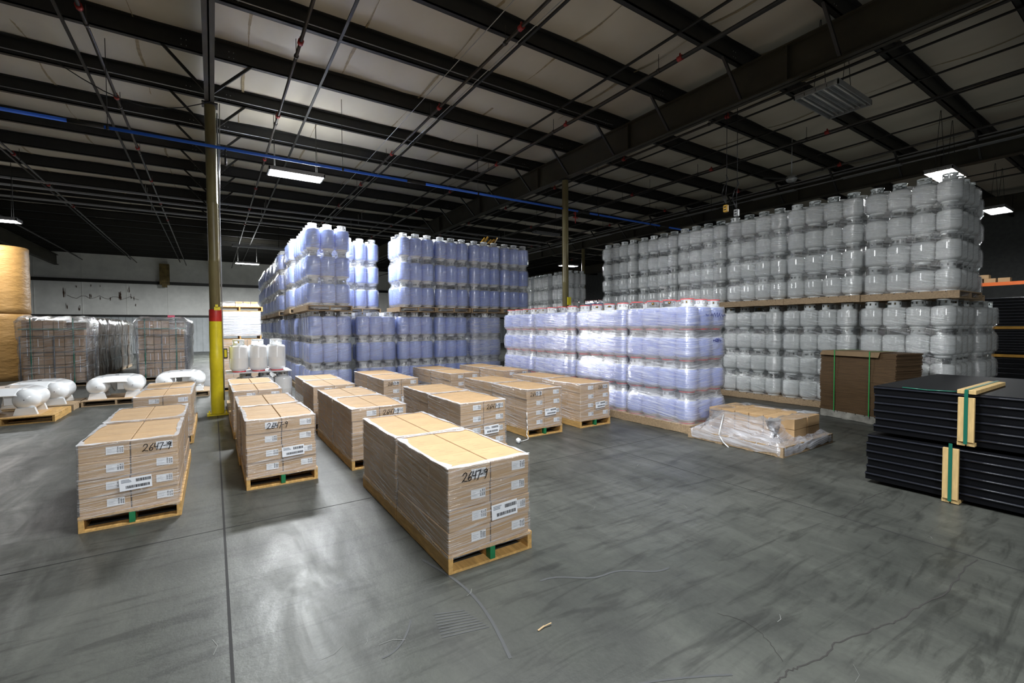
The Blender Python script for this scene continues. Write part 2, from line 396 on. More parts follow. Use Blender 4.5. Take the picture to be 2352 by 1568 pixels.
BN = ['beyond the brown paper rolls', 'above the yellow-footed column', 'large, crossing the middle of the roof', 'above the end of the grey cylinder wall', 'furthest to the side of the grey cylinders']
for k, x in enumerate(BX):
    bm = bmesh.new()
    d = .72; zb = ZP-.01-d; fw = .17 if k == 1 else .24
    box(bm, x-.012, -9, zb, x+.012, 45, ZP-.01)
    box(bm, x-fw/2, -9, zb, x+fw/2, 45, zb+.03); box(bm, x-fw/2, -9, ZP-.04, x+fw/2, 45, ZP-.01)
    g = tag(obj('roof_girder', bm, M['girder']), 'dark steel I-section roof girder ' + BN[k], 'roof girder', 'roof girders')
    bm = bmesh.new()
    bm.free()
    for y in range(0, 28, 4):
        bm = bmesh.new(); box(bm, x-fw/2+.01, y+.5, zb+.03, x+fw/2-.01, y+.53, ZP-.04)
        obj('web_stiffener', bm, M['girder'], g)
    for y in PY[5:16]:
        for s in (-1, 1):
            if k == 1 and y < 10: continue
            bm = bmesh.new(); beam_between(bm, (x+s*.06, y+.03, zb+.04), (x+s*.75, y+.03, ZP+.03), .05, .05)
            obj('flange_brace', bm, M['steel'], g)

def column(x, y, label, rtop):
    t = tag(empty('steel_column', (x, y, 0)), label, 'column', 'steel columns')
    r = .095
    bm = bmesh.new(); lathe(bm, [(.100, .02), (.100, 3.2), (.103, 3.21), (.103, 3.26), (.100, 3.27), (.100, 4.4), (.103, 4.41), (.103, 4.44), (.100, 4.45), (.100, 6.45)], 24)
    obj('shaft', bm, M['column'], t)
    bm = bmesh.new(); box(bm, -.19, -.16, 0, .19, .16, .025)
    for sx in (-.15, .15):
        for sy in (-.12, .12): tube(bm, (sx, sy, .02), (sx, sy, .07), .015, 6)
    obj('base_plate', bm, M['yellow'], t)
    bm = bmesh.new(); box(bm, -.14, -.14, 6.44, .14, .14, 6.47)
    obj('cap_plate', bm, M['steel'], t)
    return t
c1 = column(.05, 11.45, 'olive steel column with tall yellow guard and red band at its foot', 0)
bm = bmesh.new()
lathe(bm, [(.118, .03), (.122, .3), (.12, .95), (.126, .96), (.126, 1.3), (.119, 1.32), (.12, 1.72), (.116, 1.97)], 20)
obj('guard_sleeve', bm, M['yellow'], c1)
bm = bmesh.new(); lathe(bm, [(.114, 1.97), (.116, 2.0), (.115, 2.2), (.108, 2.22)], 20)
obj('red_band', bm, M['red'], c1)
bm = bmesh.new(); box(bm, -.02, -.117, 2.2, .09, -.1, 2.27); box(bm, .0, -.117, 2.26, .05, -.1, 2.32)
obj('paint_splash', bm, M['yellow'], c1)
bm = bmesh.new(); tube(bm, (.12, -.05, .3), (.12, -.05, 6.3), .013, 8); tube(bm, (.10, -.06, 3.0), (.17, -.06, 6.5), .008)
obj('conduit', bm, M['galv'], c1)
bm = bmesh.new(); box(bm, .125, -.06, 1.18, .2, .02, 1.4, 0, .012); box(bm, .14, -.064, 1.21, .185, -.058, 1.37, 1)
sc1 = obj('push_button_box', bm, [M['ink'], M['yellow']], c1)
c2 = column(9.45, 11.25, 'olive steel column rising behind the red-capped cylinder stacks', 0)
bm = bmesh.new(); box(bm, -.01, -.13, 2.5, .12, -.09, 2.75)
obj('painted_patch', bm, M['yellow'], c2)
column(18.6, 20.5, 'dark steel column far back beside the distant lit fixture', 0)

# sprinkler pipes and slim roof struts along the depth of the hall
for k, x in enumerate([-10.8, -7.75, -4.7, -1.65, 1.42, 4.5, 7.55, 10.6, 13.7, 16.8, 20, 23]):
    p = tag(empty('sprinkler_pipe', (x, 0, 6.9)), 'thin dark sprinkler pipe under the roof, %s from the paper roll side' % ORD[k], 'sprinkler pipe', 'sprinkler pipes')
    bm = bmesh.new(); tube(bm, (0, -4, 0), (0, 44.5, 0), .030, 10)
    obj('pipe_run', bm, M['pipe'], p)
    for y in [5.6+3.35*i + (k % 2)*.9 for i in range(7)]:
        bm = bmesh.new(); tube(bm, (0, y-.05, 0), (0, y+.05, 0), .05, 10); tube(bm, (0, y, 0), (0, y, .09), .018, 6)
        obj('coupling', bm, M['redpipe'], p)
        bm = bmesh.new(); tube(bm, (0, y+.5, .03), (0, y+.5, .32), .007, 5); tube(bm, (0, y+.47, 0), (0, y+.53, 0), .042, 8)
        obj('hanger', bm, M['pipe'], p)
for k, x in enumerate([-11.2, -8.1, -5.1, -2.06, 2.1, 5.0, 7.25, 8.0, 11.6, 13.1, 14.6, 16.1, 20.6, 23.1]):
    bm = bmesh.new(); beam_between(bm, (x, -4.8, 7.17), (x, 45, 7.17), .05, .03)
    tag(obj('purlin_bridging', bm, M['steel']), 'slim dark strip fixed across the purlins, %s from the paper roll side' % ORD[k], 'roof strut', 'purlin bridging strips')
for k, (x, z) in enumerate([(4.75, 6.98), (4.2, 7.1)]):
    bm = bmesh.new(); tube(bm, (x, -4, z), (x, 44, z), .009, 6)
    tag(obj('roof_cable', bm, M['galv']), ['thin grey conduit running beside the middle sprinkler pipe', 'second thin grey conduit close to the middle sprinkler pipe'][k], 'conduit')
# blue pipe
p = tag(empty('blue_pipe', (0, 11.28, 5.56)), 'long bright blue pipe crossing the hall in front of the column', 'pipe')
for k, (a, b) in enumerate([(-12, -2.1), (-1.6, 4.35), (4.6, 10.2), (10.3, 14.2), (14.4, 17.6)]):
    bm = bmesh.new(); tube(bm, (a, 0, 0), (b, 0, 0), .032, 12); obj('pipe_length', bm, M['blue'], p)
bm = bmesh.new()
for x in (-1.85, 4.48, 10.25, 14.3): tube(bm, (x-.25, 0, 0), (x+.25, 0, 0), .036, 10)
obj('joint_sleeve', bm, M['steel'], p)
for x in [-7.7, -1.55, 2.65, 6.3, 10.9, 13.5, 17.3]:
    bm = bmesh.new(); tube(bm, (x, 0, .02), (x, 0, 1.63), .006, 5); tube(bm, (x-.02, 0, 0), (x+.02, 0, 0), .042, 8); obj('hanger_rod', bm, M['steel'], p)
bm = bmesh.new(); tube(bm, (.3, -.02, -.02), (.3, -.02, -.25), .012, 6); tube(bm, (.3, -.02, -.2), (.3, -.02, -.36), .022, 8); obj('drop_valve', bm, M['steel'], p)
bm = bmesh.new(); tube(bm, (9.9, 0, 0), (9.9, 0, -.4), .018, 6); tube(bm, (9.8, 0, -.22), (10, 0, -.22), .02, 6); obj('drop_valve', bm, M['redpipe'], p)
# bright conduits along purlins
for k, y in enumerate([12.93, 9.0, 14.95]):
    bm = bmesh.new(); tube(bm, (-12, y-.05, 7.27), (9.2, y-.05, 7.27), .011, 6)
    tag(obj('purlin_conduit', bm, M['galv']), 'thin pale conduit clipped to the %s steel purlin it follows' % ['first', 'second', 'third'][k], 'conduit')
for k, y in enumerate([22.0, 22.6, 24.0]):
    bm = bmesh.new(); beam_between(bm, (-16, y, 6.9-.1*k), (17, y, 6.9-.1*k), .08, .06)
    for x in range(-14, 17, 4): tube(bm, (x, y, 6.9-.1*k), (x, y, 7.3), .01, 4)
    tag(obj('cable_duct', bm, M['galv']), ['first of three', 'middle of three', 'deepest of three'][k] + ' pale ducts crossing the roof far behind', 'cable duct')
# bus duct along the third girder
p = tag(empty('cable_tray', (18.2, 0, 7.0)), 'long pale metal tray running beside the girder above the grey cylinders', 'cable tray')
for z, wd in ((0, .12), (-.16, .04), (.1, .03)):
    bm = bmesh.new(); beam_between(bm, (0, -6, z), (0, 40, z), wd, .035); obj('tray_rail', bm, M['galv'], p)
for y in [2.2+3.1*i for i in range(8)]:
    bm = bmesh.new(); box(bm, -.25, y, -.22, -.05, y+1.6, -.19); obj('tray_cover', bm, M['galv'], p)

def fixture(x, y, z, label, lit, watts=0, L=1.34, W=.6):
    t = tag(empty('hanging_light', (x, y, z)), label, 'light fixture', 'hanging shop lights')
    bm = bmesh.new()
    box(bm, -L/2, -W/2, .05, L/2, W/2, .08); box(bm, -L/2, -W/2, -.02, L/2, -W/2+.02, .05); box(bm, -L/2, W/2-.02, -.02, L/2, W/2, .05)
    box(bm, -L/2, -W/2, -.02, -L/2+.03, W/2, .06); box(bm, L/2-.03, -W/2, -.02, L/2, W/2, .06)
    obj('housing', bm, M['refl'] if lit else M['galv'], t)
    for k in range(4):
        yy = -W/2+W*(k+.5)/4
        bm = bmesh.new(); tube(bm, (-L/2+.04, yy, .02), (L/2-.04, yy, .02), .016, 8)
        obj('tube', bm, M['lamp'] if lit else M['lampoff'], t)
    bm = bmesh.new()
    for k in range(1, 4): beam_between(bm, (-L/2, -W/2+W*k/4, .02), (L/2, -W/2+W*k/4, .02), .012, .05)
    obj('louvre', bm, M['refl'], t)
    for s in (-1, 1):
        bm = bmesh.new(); tube(bm, (s*L*.38, -.1, .08), (s*L*.38, 0, 7.58-z), .006, 4); tube(bm, (s*L*.38, .1, .08), (s*L*.38, 0, 7.58-z), .006, 4)
        obj('hanging_wire', bm, M['steel'], t)
    if lit:
        ld = bpy.data.lights.new('fixture_lamp', 'AREA'); ld.shape = 'RECTANGLE'; ld.size = L; ld.size_y = W; ld.energy = watts; ld.color = (.95, .98, 1)
        lo = bpy.data.objects.new('fixture_lamp', ld); col.objects.link(lo); lo.parent = t; lo.location = (0, 0, -.04)
        ld = ld.copy(); ld.energy = watts*.03*(x < 10)  # copy of the lamp turned upward, added to brighten the ceiling
        lo = bpy.data.objects.new('added_ceiling_fill', ld); col.objects.link(lo); lo.parent = t; lo.location = (0, 0, .12); lo.rotation_euler = (PI, 0, 0)
    return t
for x, y, z, wt, lb in LIGHTS:
    if wt: fixture(x, y, z, lb or ('added unseen fill light above the wide aisle' if x > 3 else 'lit hanging shop light over the frontmost cartons' if y > 0 else 'lit hanging shop light behind the viewer'), True, wt)
for x, y, z, lb in OFF_LIGHTS: fixture(x, y, z, lb, False, L=1.5 if x > 5 else 2.4, W=.75 if x < 12 and x > 5 else .3)

# ceiling fan
t = tag(empty('ceiling_fan', (14.6, 6.9, 6.2)), 'dark three-bladed ceiling fan hanging above the grey cylinder wall', 'ceiling fan')
bm = bmesh.new(); tube(bm, (0, 0, .1), (0, 0, 1.2), .015, 6); obj('down_rod', bm, M['galv'], t)
bm = bmesh.new(); lathe(bm, [(0, -.1), (.12, -.09), (.16, -.03), (.15, .05), (.06, .12), (0, .13)], 16); obj('motor', bm, M['galv'], t)
for k in range(3):
    bm = bmesh.new(); a = .45+k*2.094; beam_between(bm, (.14*math.cos(a), .14*math.sin(a), 0), (.85*math.cos(a), .85*math.sin(a), .03), .13, .012); obj('blade', bm, M['steel'], t)
# hanging pendant controls
for (x, y, z, mk, lb, nm) in ((9.75, 6.0, 4.45, 'yellowtape', 'yellow pendant outlet box hanging on a dark cord', 'pendant_outlet'), (9.75, 5.75, 4.3, 'galv', 'grey pendant box hanging beside the yellow outlet', 'pendant_outlet')):
    t = tag(empty(nm, (x, y, z)), lb, 'pendant outlet')
    bm = bmesh.new(); box(bm, -.04, -.05, -.08, .04, .05, .08, 0, .012); obj('outlet_box', bm, M[mk], t)
    bm = bmesh.new()
    for k in (-1, 1): box(bm, -.045, -.025, .03*k-.012, -.039, .025, .03*k+.012)
    obj('socket', bm, M['ink'], t)
    bm = bmesh.new(); path_tube(bm, [(0, 0, .08), (0, .01, .3), (.02, 0, .6), (0, 0, 7.58-z)], .007, 5)
    path_tube(bm, [(0, .02, .12), (0, .1, .35), (0, .06, .5), (0, -.05, .62), (0, 0, .75)], .010, 5); obj('cord', bm, M['ink'], t)
# sagging cable near the column
bm = bmesh.new(); path_tube(bm, [(-2.2+.3*i, 11.3, 6.55-.0*i-.45*math.sin(PI*i/8)**1) for i in range(9)], .010, 5)
tag(obj('sagging_cable', bm, M['ink']), 'dark cable sagging from the purlins to the column', 'cable')

# ------------------------------------------------------------------ pallets
def pallet_proto(W, Lg, name='pallet', wood='wood', ng=False, h=.14):
    """stringers run along y; openings face -y/+y"""
    t = empty('wooden_pallet', (0, 0, 0))
    hs = h-.04
    for k, x in enumerate((0, W/2-.02, W-.04)):
        bm = bmesh.new(); box(bm, x, 0, .004, x+.04, Lg, .018+hs, 0, .003)
        s = obj('stringer', bm, M[wood], t)
        if k == 1 and ng:
            bm = bmesh.new(); box(bm, x-.002, -.004, .02, x+.042, .06, .016+hs); g = obj('painted_end', bm, M['green'], s); g['label'] = 'green painted stringer end'
    bm = bmesh.new(); n = 8; wb = Lg/n
    for i in range(n): box(bm, 0, i*wb+.008+(random.uniform(-.004, .004) if 0 < i < n-1 else -.008), h-.022, W, i*wb+wb-.012, h)
    obj('top_deck', bm, M[wood], t)
    bm = bmesh.new()
    for y in (0, Lg*.28, Lg*.6, Lg-.11): box(bm, .002, y-.001, 0, W-.002, y+.11, .018)
    obj('bottom_deck', bm, M[wood], t)
    return t
PROT = {}
def pallet(x, y, z, W, Lg, label, wood='wood', ng=False, group='wooden pallets', rz=0):
    k = (W, Lg, wood, ng)
    if k not in PROT: PROT[k] = o = pallet_proto(W, Lg, wood=wood, ng=ng)
    else: o = copy_tree(PROT[k])
    o.location = (x, y, z); o.rotation_euler = (0, 0, rz)
    return tag(o, label, 'pallet', group)

# ------------------------------------------------------------------ film hulls
def rrect(x0, y0, x1, y1, r, step=.09):
    pts = []
    def seg(a, b):
        n = max(1, int((Vector(b)-Vector(a)).length/step))
        for i in range(n): pts.append((a[0]+(b[0]-a[0])*i/n, a[1]+(b[1]-a[1])*i/n))
    cs = [((x1-r, y0+r), -PI/2), ((x1-r, y1-r), 0), ((x0+r, y1-r), PI/2), ((x0+r, y0+r), PI)]
    seg((x0+r, y0), (x1-r, y0))
    for k, ((cx, cy), a0) in enumerate(cs):
        na = 4
        for i in range(na): a = a0+PI/2*i/na; pts.append((cx+r*math.cos(a), cy+r*math.sin(a)))
        a = a0+PI/2; e = (cx+r*math.cos(a), cy+r*math.sin(a))
        nx = [((x1, y1-r)), ((x0+r, y1)), ((x0, y0+r)), None][k]
        if nx: seg(e, nx)
    return pts

def film(name, x0, y0, x1, y1, levels, m, label, r=.02, jit=.003, rim=None, mrim=None, group='stretch film wraps'):
    """levels: (z, outward offset); rim: inward fold on top"""
    bm = bmesh.new(); base = rrect(0, 0, x1-x0, y1-y0, r); cx, cy = (x1-x0)/2, (y1-y0)/2
    rows = []
    for z, o in levels:
        row = []
        for x, y in base:
            dx, dy = x-cx, y-cy
            ox = o*max(-1, min(1, dx/cx*1.0)) if abs(dx) > cx-r-.001 else 0
            oy = o*max(-1, min(1, dy/cy*1.0)) if abs(dy) > cy-r-.001 else 0
            row.append(bm.verts.new((x+ox+random.uniform(-jit, jit)*(dx/cx), y+oy+random.uniform(-jit, jit)*(dy/cy), z+random.uniform(-jit, jit)*2)))
        rows.append(row)
    n = len(base)
    for a, b in zip(rows, rows[1:]):
        for i in range(n): f = bm.faces.new((a[i], a[(i+1) % n], b[(i+1) % n], b[i])); f.smooth = True
    if rim:
        top = levels[-1][0]; row = []
        ph = random.uniform(0, 6)
        for i, (x, y) in enumerate(base):
            dx, dy = x-cx, y-cy
            k = rim*(1+.45*math.sin(i*.55+ph)+.25*random.uniform(-1, 1))
            cxd = 1 if abs(dx) > cx-.12 and abs(dy) > cy-.12 else 0
            k *= 1+.8*cxd
            nx = max(-cx+k, min(cx-k, dx)); ny = max(-cy+k, min(cy-k, dy))
            row.append(bm.verts.new((cx+nx, cy+ny, top+.003)))
        for i in range(n):
            j = (i+1) % n
            try: f = bm.faces.new((rows[-1][i], rows[-1][j], row[j], row[i])); f.material_index = 1
            except ValueError: pass
    o = obj(name, bm, [M[m], M[mrim or m]])
    o.location = (x0, y0, 0)
    return tag(o, label, 'plastic wrap', group)

# ------------------------------------------------------------------ handwriting and labels
GL = {'2': ([[(0, .72), (.1, .93), (.3, 1), (.46, .88), (.48, .65), (.3, .35), (.05, .04), (.0, .0), (.14, .12), (.35, .03), (.62, .0)]], .7),
      '6': ([[(.42, 1), (.2, .68), (.06, .3), (.12, .05), (.3, 0), (.46, .12), (.46, .34), (.3, .42), (.12, .3)]], .56),
      '4': ([[(.08, 1), (.02, .5), (.2, .46), (.48, .5)], [(.46, 1), (.4, 0)]], .58),
      '7': ([[(0, .92), (.25, .98), (.5, .96), (.36, .5), (.22, -.08)]], .56),
      '-': ([[(0, .5), (.28, .53)]], .4),
      '9': ([[(.42, .85), (.25, 1), (.08, .85), (.14, .62), (.34, .62), (.44, .86), (.4, .4), (.3, -.1)]], .5)}
def writing(text, x, z, h, y=-.0035, lw=.006, slant=.15):
    """strokes in the x-z plane facing -y"""
    bm = bmesh.new(); cx = x
    for ch in text:
        strokes, adv = GL[ch]
        for s in strokes:
            P = [(cx+(a+slant*b)*h, z+b*h) for a, b in s]
            for (ax, az), (bx, bz) in zip(P, P[1:]):
                d = Vector((bx-ax, bz-az)); l = d.length
                if l < 1e-5: continue
                d /= l; n = Vector((-d.y, d.x))*lw/2; e = d*lw*.35
                q = [(ax-e.x+n.x, az-e.y+n.y), (ax-e.x-n.x, az-e.y-n.y), (bx+e.x-n.x, bz+e.y-n.y), (bx+e.x+n.x, bz+e.y+n.y)]
                f = bm.faces.new([bm.verts.new((a, y, b)) for a, b in q])
        cx += adv*h
    return bm

def sticker(bm, x, z, wd, ht, y, bars=True):
    box(bm, x, y-.0015, z, x+wd, y, z+ht, 0)
    if bars:
        for cxx in (.62, .76, .88):
            zz = z+ht*.2
            while zz < z+ht*.82:
                hh = random.uniform(.04, .11)*ht
                box(bm, x+cxx*wd-.0, y-.0022, zz, x+(cxx+.085)*wd, y-.0015, zz+hh, 1); zz += hh+ht*.05
        for k in range(3): box(bm, x+.08*wd, y-.0022, z+ht*(.3+.18*k), x+random.uniform(.3, .5)*wd, y-.0015, z+ht*(.3+.18*k)+.0015, 2)

SKIPC = set([22,26,30,55,59,63,73,77,81,91,122,126,130,140,144,148,158,168,172,176,186,190,194,202,203,204,208,212,222,229,230,231,232,234,235,250,257,258,259,262,263,275,276,277,278,282,286,293,294,295,296,298,300,314,323,327,339,340,341,342,343,344,345,346,350,360,368,369,370,379,383,387,395,396,397,398,399,400,401,402,403,404,405,406])
HIDDEN_CARTONS = []
NCART = 0
CW, CL, CH = .357, .362, .159
def carton_mesh(front, side):
    bm = bmesh.new(); g = .0025
    box(bm, g, g, .001, CW-g, CL-g, CH-.001, 0, .004)
    # printed line marks on the lid and a flap slot
    for i in range(5):
        x = random.uniform(.03, .2); y = .05+.06*i
        box(bm, x, y, CH-.0012, x+random.uniform(.05, .11), y+.0022, CH-.0006, 1)
    if front: box(bm, .02, g-.0012, CH*.55, .07, g, CH*.565, 1)
    me = bpy.data.meshes.new('carton'); bm.to_mesh(me); bm.free(); me.materials.append(M['card']); me.materials.append(M['cardedge'])
    return me
CM = [carton_mesh(True, True) for _ in range(4)]
CMD = []
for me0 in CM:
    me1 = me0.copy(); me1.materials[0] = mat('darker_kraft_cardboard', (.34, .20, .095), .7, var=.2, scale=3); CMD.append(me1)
def sticker_mesh():
    bm = bmesh.new(); sticker(bm, CW*.53, CH*.33, CW*.35, CH*.44, 0)
    me = bpy.data.meshes.new('shipping_label'); bm.to_mesh(me); bm.free()
    for k in ('label', 'ink', 'inkg'): me.materials.append(M[k])
    return me
SM = [sticker_mesh() for _ in range(3)]

def new(name, me, loc, parent=None):
    o = bpy.data.objects.new(name, me); o.location = loc; col.objects.link(o)
    if parent: o.parent = parent
    return o

def carton_load(x, y, desc, write=None, side='x0', jz=0, far=False, lblx=.5, gr='cartons on the small pallets'):
    """two wide, three deep, four high"""
    W, Lg = .73, 1.10
    pallet(x-.008, y-.01, 0, .745, 1.12, 'wooden pallet with green stringer end, %s' % desc, ng=True, group='pallets under the wrapped cartons')
    lay = ['bottom', 'second', 'third', 'top']
    for l in range(4):
        ox, oy = random.uniform(-.006, .006), random.uniform(-.006, .006)
        for i in range(2):
            for j in range(3):
                vis = j == 0 or l == 3 or (i == 0 if side == 'x0' else i == 1)
                if not vis: continue
                if far and l < 2: continue
                global NCART
                NCART += 1
                if NCART in SKIPC: continue      # shut in behind its neighbours: the photo shows nothing of it
                o = new('carton', CM[(i+j+l) % 4], (x+i*(CW+.004)+ox, y+j*(CL+.002)+oy, .141+l*CH))
                tag(o, 'brown carton, %s layer, %s slot, %s side, %s' % (lay[l], ('front', 'middle', 'back')[j], ('tank', 'aisle')[i], desc), 'carton', gr)
                if j == 0:
                    s = new('shipping_label', SM[(i+l) % 3], (0, -.0002, 0), o)
    top = .141+4*CH
    lv = [(.115, .006), (.15, .002)]+[(.15+(top-.15)*i/7, random.uniform(-.002, .005)) for i in range(1, 7)]+[(top-.01, .003), (top+.003, 0)]
    f = film('stretch_film', x-.008, y-.012, x+2*CW+.012, y+3*CL+.014, lv, 'filmbox', 'hazy stretch film round %s' % desc, rim=.028, mrim='filmrim')
    if write:
        obj('handwritten_number', writing(write[0], .012+write[1]*(CW+.004)+write[2], .141+CH*3.32, CH*.40, y=-.012, lw=.0065), M['ink'], f)
    if not far:
        bm = bmesh.new(); wd, ht = .235, .115
        box(bm, 0, -.003, 0, wd, -.001, ht, 0)
        def bars(x0, z0, n, h, w0):
            xx = x0
            for _ in range(n):
                b = random.uniform(.003, .008)*w0; box(bm, xx, -.0038, z0, xx+b, -.003, z0+h, 1); xx += b+random.uniform(.002, .004)*w0
        bars(.12, .07, 15, .028, .9); bars(.045, .018, 20, .026, 1.05)
        for k in range(3): box(bm, .015, -.0038, .075+.011*k, .015+random.uniform(.05, .085), -.003, .080+.011*k, 2)
        s = obj('pallet_label', bm, [M['label'], M['ink'], M['inkg']], f)
        s.location = (.73*lblx, -.006, .141+CH*1.12); s.rotation_euler = (0, math.radians(-2.5), 0)
    return f

LOADS = [  # x, y, description, writing (text, column, x offset), side, far
    (1.40, 2.99, 'first load of middle row', ('2647-9', 0, .10), 'x0', False),
    (1.40, 4.13, 'second load of middle row', None, 'x0', False),
    (-1.03, 5.44, 'first load of tank-side row', ('2647-9', 1, .09), 'x1', False),
    (-1.03, 6.62, 'second load of tank-side row', None, 'x1', False),
    (-1.03, 8.80, 'third load of tank-side row', None, 'x1', False),
    (-1.03, 9.95, 'fourth load of tank-side row', None, 'x1', True),
    (.28, 5.83, 'first load of post row', ('2647-9', 0, .20), 'x0', False),
    (.26, 6.97, 'second load of post row', None, 'x0', False),
    (.25, 8.70, 'third load of post row', None, 'x0', False),
    (.24, 9.84, 'fourth load of post row', None, 'x0', True),
    (1.44, 5.90, 'third load of middle row', ('2647-9', 1, .03), 'x0', False),
    (1.44, 7.04, 'fourth load of middle row', None, 'x0', False),
    (1.45, 8.58, 'fifth load of middle row', None, 'x0', False),
    (1.47, 9.74, 'sixth load of middle row', None, 'x0', True),
    (2.78, 8.85, 'third load of row beyond middle', ('2647-9', 0, .08), 'x0', False),
    (2.79, 10.0, 'fourth load of row beyond middle', None, 'x0', True),
    (2.75, 5.46, 'first load of row beyond middle', ('2647-9', 1, .03), 'x0', False),
    (2.77, 6.60, 'second load of row beyond middle', None, 'x0', False),
    (4.37, 9.14, 'third load of fifth row', None, 'x0', False),
    (4.36, 10.28, 'fourth load of fifth row', None, 'x0', True),
    (4.25, 6.04, 'first load of fifth row', ('2647-9', 0, .05), 'x0', False),
    (4.27, 7.18, 'second load of fifth row', None, 'x0', False),
    (5.66, 9.02, 'third load of row beside milky cylinders', ('2647-9', 1, .03), 'x0', True),
    (5.68, 10.2, 'fourth load of row beside milky cylinders', None, 'x0', True),
    (5.42, 6.06, 'first load of row beside milky cylinders', ('2647-9', 1, .05), 'x0', False),
    (5.48, 7.24, 'second load of row beside milky cylinders', None, 'x0', False),
]
for x, y, d, wr, s, far in LOADS:
    ff = carton_load(x, y, d, wr, s, far=far, lblx=.40 if x == -1.03 else .5)
# film tail with knot
bm = bmesh.new()
path_tube(bm, [(4.235, 6.02, .42), (4.23, 6.015, .3), (4.235, 6.01, .2), (4.225, 6.0, .13), (4.20, 5.98, .07), (4.20, 5.94, .03), (4.17, 5.90, .012), (4.10, 5.88, .010), (4.03, 5.85, .014), (3.95, 5.83, .02)], .006, 6)
t = tag(obj('film_tail', bm, M['filmwad']), 'white twisted film tail trailing onto the floor from a carton load', 'film scrap')
bm = bmesh.new(); bmesh.ops.create_icosphere(bm, subdivisions=2, radius=.045, matrix=Matrix.Translation((3.93, 5.82, .04)))
for v in bm.verts: v.co += Vector([random.uniform(-.008, .008) for _ in range(3)])
obj('knot', bm, M['filmwad'], t, smooth=True)

# ------------------------------------------------------------------ gas cylinders
R = .178
def cyl_parts(H, bodymat, seg=20):
    hc = .112                     # collar height
    hb = H-hc-.008                # top of dome
    bm = bmesh.new()
    lathe(bm, [(0, .02), (.10, .024), (.15, .042), (.172, .072), (R, .10), (R, H*.42), (R+.0015, H*.42+.006), (R, H*.42+.012), (R, hb-.065), (.171, hb-.036), (.145, hb-.013), (.095, hb-.001), (0, hb+.003)], seg)
    body = bpy.data.meshes.new('tank_body'); bm.to_mesh(body); bm.free(); body.materials.append(bodymat)
    bm = bmesh.new(); lathe(bm, [(.125, 0), (.125, .055), (.12, .055), (.12, 0), (.125, 0)], 16)
    foot = bpy.data.meshes.new('foot_ring'); bm.to_mesh(foot); bm.free(); foot.materials.append(bodymat)
    bm = bmesh.new(); n = 30; rc = .108; zs = [hb-.02, hb+.025, hb+.045, hb+.085, hb+.105, H-.008]
    rows = [[bm.verts.new((rc*math.cos(2*PI*i/n), rc*math.sin(2*PI*i/n), z)) for i in range(n)] for z in zs]
    for k in range(5):
        for i in range(n):
            hole = k in (2,) and (i % 15 in (0, 1, 2, 3, 4) or i % 15 in (7,) or i % 15 in (11,))
            if not hole: bm.faces.new((rows[k][i], rows[k][(i+1) % n], rows[k+1][(i+1) % n], rows[k+1][i])).smooth = True
    bmesh.ops.solidify(bm, geom=list(bm.faces), thickness=.004)
    lathe(bm, [(.112, H-.014), (.112, H-.004), (.098, H-.004), (.098, H-.014), (.112, H-.014)], 24)
    coll = bpy.data.meshes.new('collar'); bm.to_mesh(coll); bm.free(); coll.materials.append(bodymat)
    bm = bmesh.new(); tube(bm, (0, 0, hb), (0, 0, hb+.06), .016, 8); tube(bm, (-.0, 0, hb+.04), (.045, 0, hb+.04), .014, 8); tube(bm, (0, 0, hb+.06), (0, 0, hb+.085), .024, 8)
    valve = bpy.data.meshes.new('valve'); bm.to_mesh(valve); bm.free(); valve.materials.append(M['brass'])
    return body, foot, coll, valve, hb
def lath_mesh(name, prof, m, n=20):
    bm = bmesh.new(); lathe(bm, prof, n); me = bpy.data.meshes.new(name); bm.to_mesh(me); bm.free(); me.materials.append(m); return me
HS, HT = .532, .708
GB, GF, GC, GV, _ = cyl_parts(HS, M['grey'])
WB, WF, WC, WV, hbt = cyl_parts(HT, M['white'])
BB, BF, BC, BV, hbs = cyl_parts(HS, M['white'])
SL_T = lath_mesh('plastic_sleeve', [(.150, .047), (.175, .075), (R+.0035, .10), (R+.0035, hbt-.065), (.174, hbt-.038), (.16, hbt-.022)], M['sleeve'])
SL_S = lath_mesh('plastic_sleeve', [(.150, .047), (.175, .075), (R+.0035, .10), (R+.0035, hbs-.065), (.174, hbs-.038), (.16, hbs-.022)], M['sleevel'])
RIM = lath_mesh('red_rim', [(.1135, HS-.014), (.1135, HS-.001), (.097, HS-.001), (.097, HS-.010)], M['redplastic'], 24)
REDF = lath_mesh('red_foot_band', [(.1285, .002), (.1285, .022), (.12, .022)], M['redplastic'], 20)

def gas_cyl(kind, x, y, z, label, group, top=False):
    rz = random.uniform(0, 2*PI)
    b, f, c, v = dict(grey=(GB, GF, GC, GV), tall=(WB, WF, WC, WV), red=(BB, BF, BC, BV), white=(WB, WF, WC, WV), tallgrey=(TGB, TGF, TGC, TGV))[kind]
    o = new({'grey': 'short_gas_cylinder', 'tall': 'sleeved_gas_cylinder', 'red': 'banded_gas_cylinder', 'white': 'white_gas_cylinder', 'tallgrey': 'tall_gas_cylinder'}[kind], b, (x, y, z)); o.rotation_euler = (0, 0, rz)
    new('collar', c, (0, 0, 0), o); new('foot_ring', f, (0, 0, 0), o)
    if top or kind == 'white': new('valve', v, (0, 0, 0), o)
    if kind == 'tall': new('plastic_sleeve', SL_T, (0, 0, 0), o)
    if kind == 'red':
        new('plastic_sleeve', SL_S, (0, 0, 0), o)
        k = new('foot_band', REDF, (0, 0, 0), o); k['label'] = 'red foot band'
        if top: k = new('collar_rim', RIM, (0, 0, 0), o); k['label'] = 'red collar rim'
    tag(o, label, 'gas cylinder', group)
    return o
TGB, TGF, TGC, TGV, _ = cyl_parts(HT, M['grey'], 14)

STUFF = {}
def stuff_cyl(kind, x, y, z):
    STUFF.setdefault(kind, []).append((x, y, z))

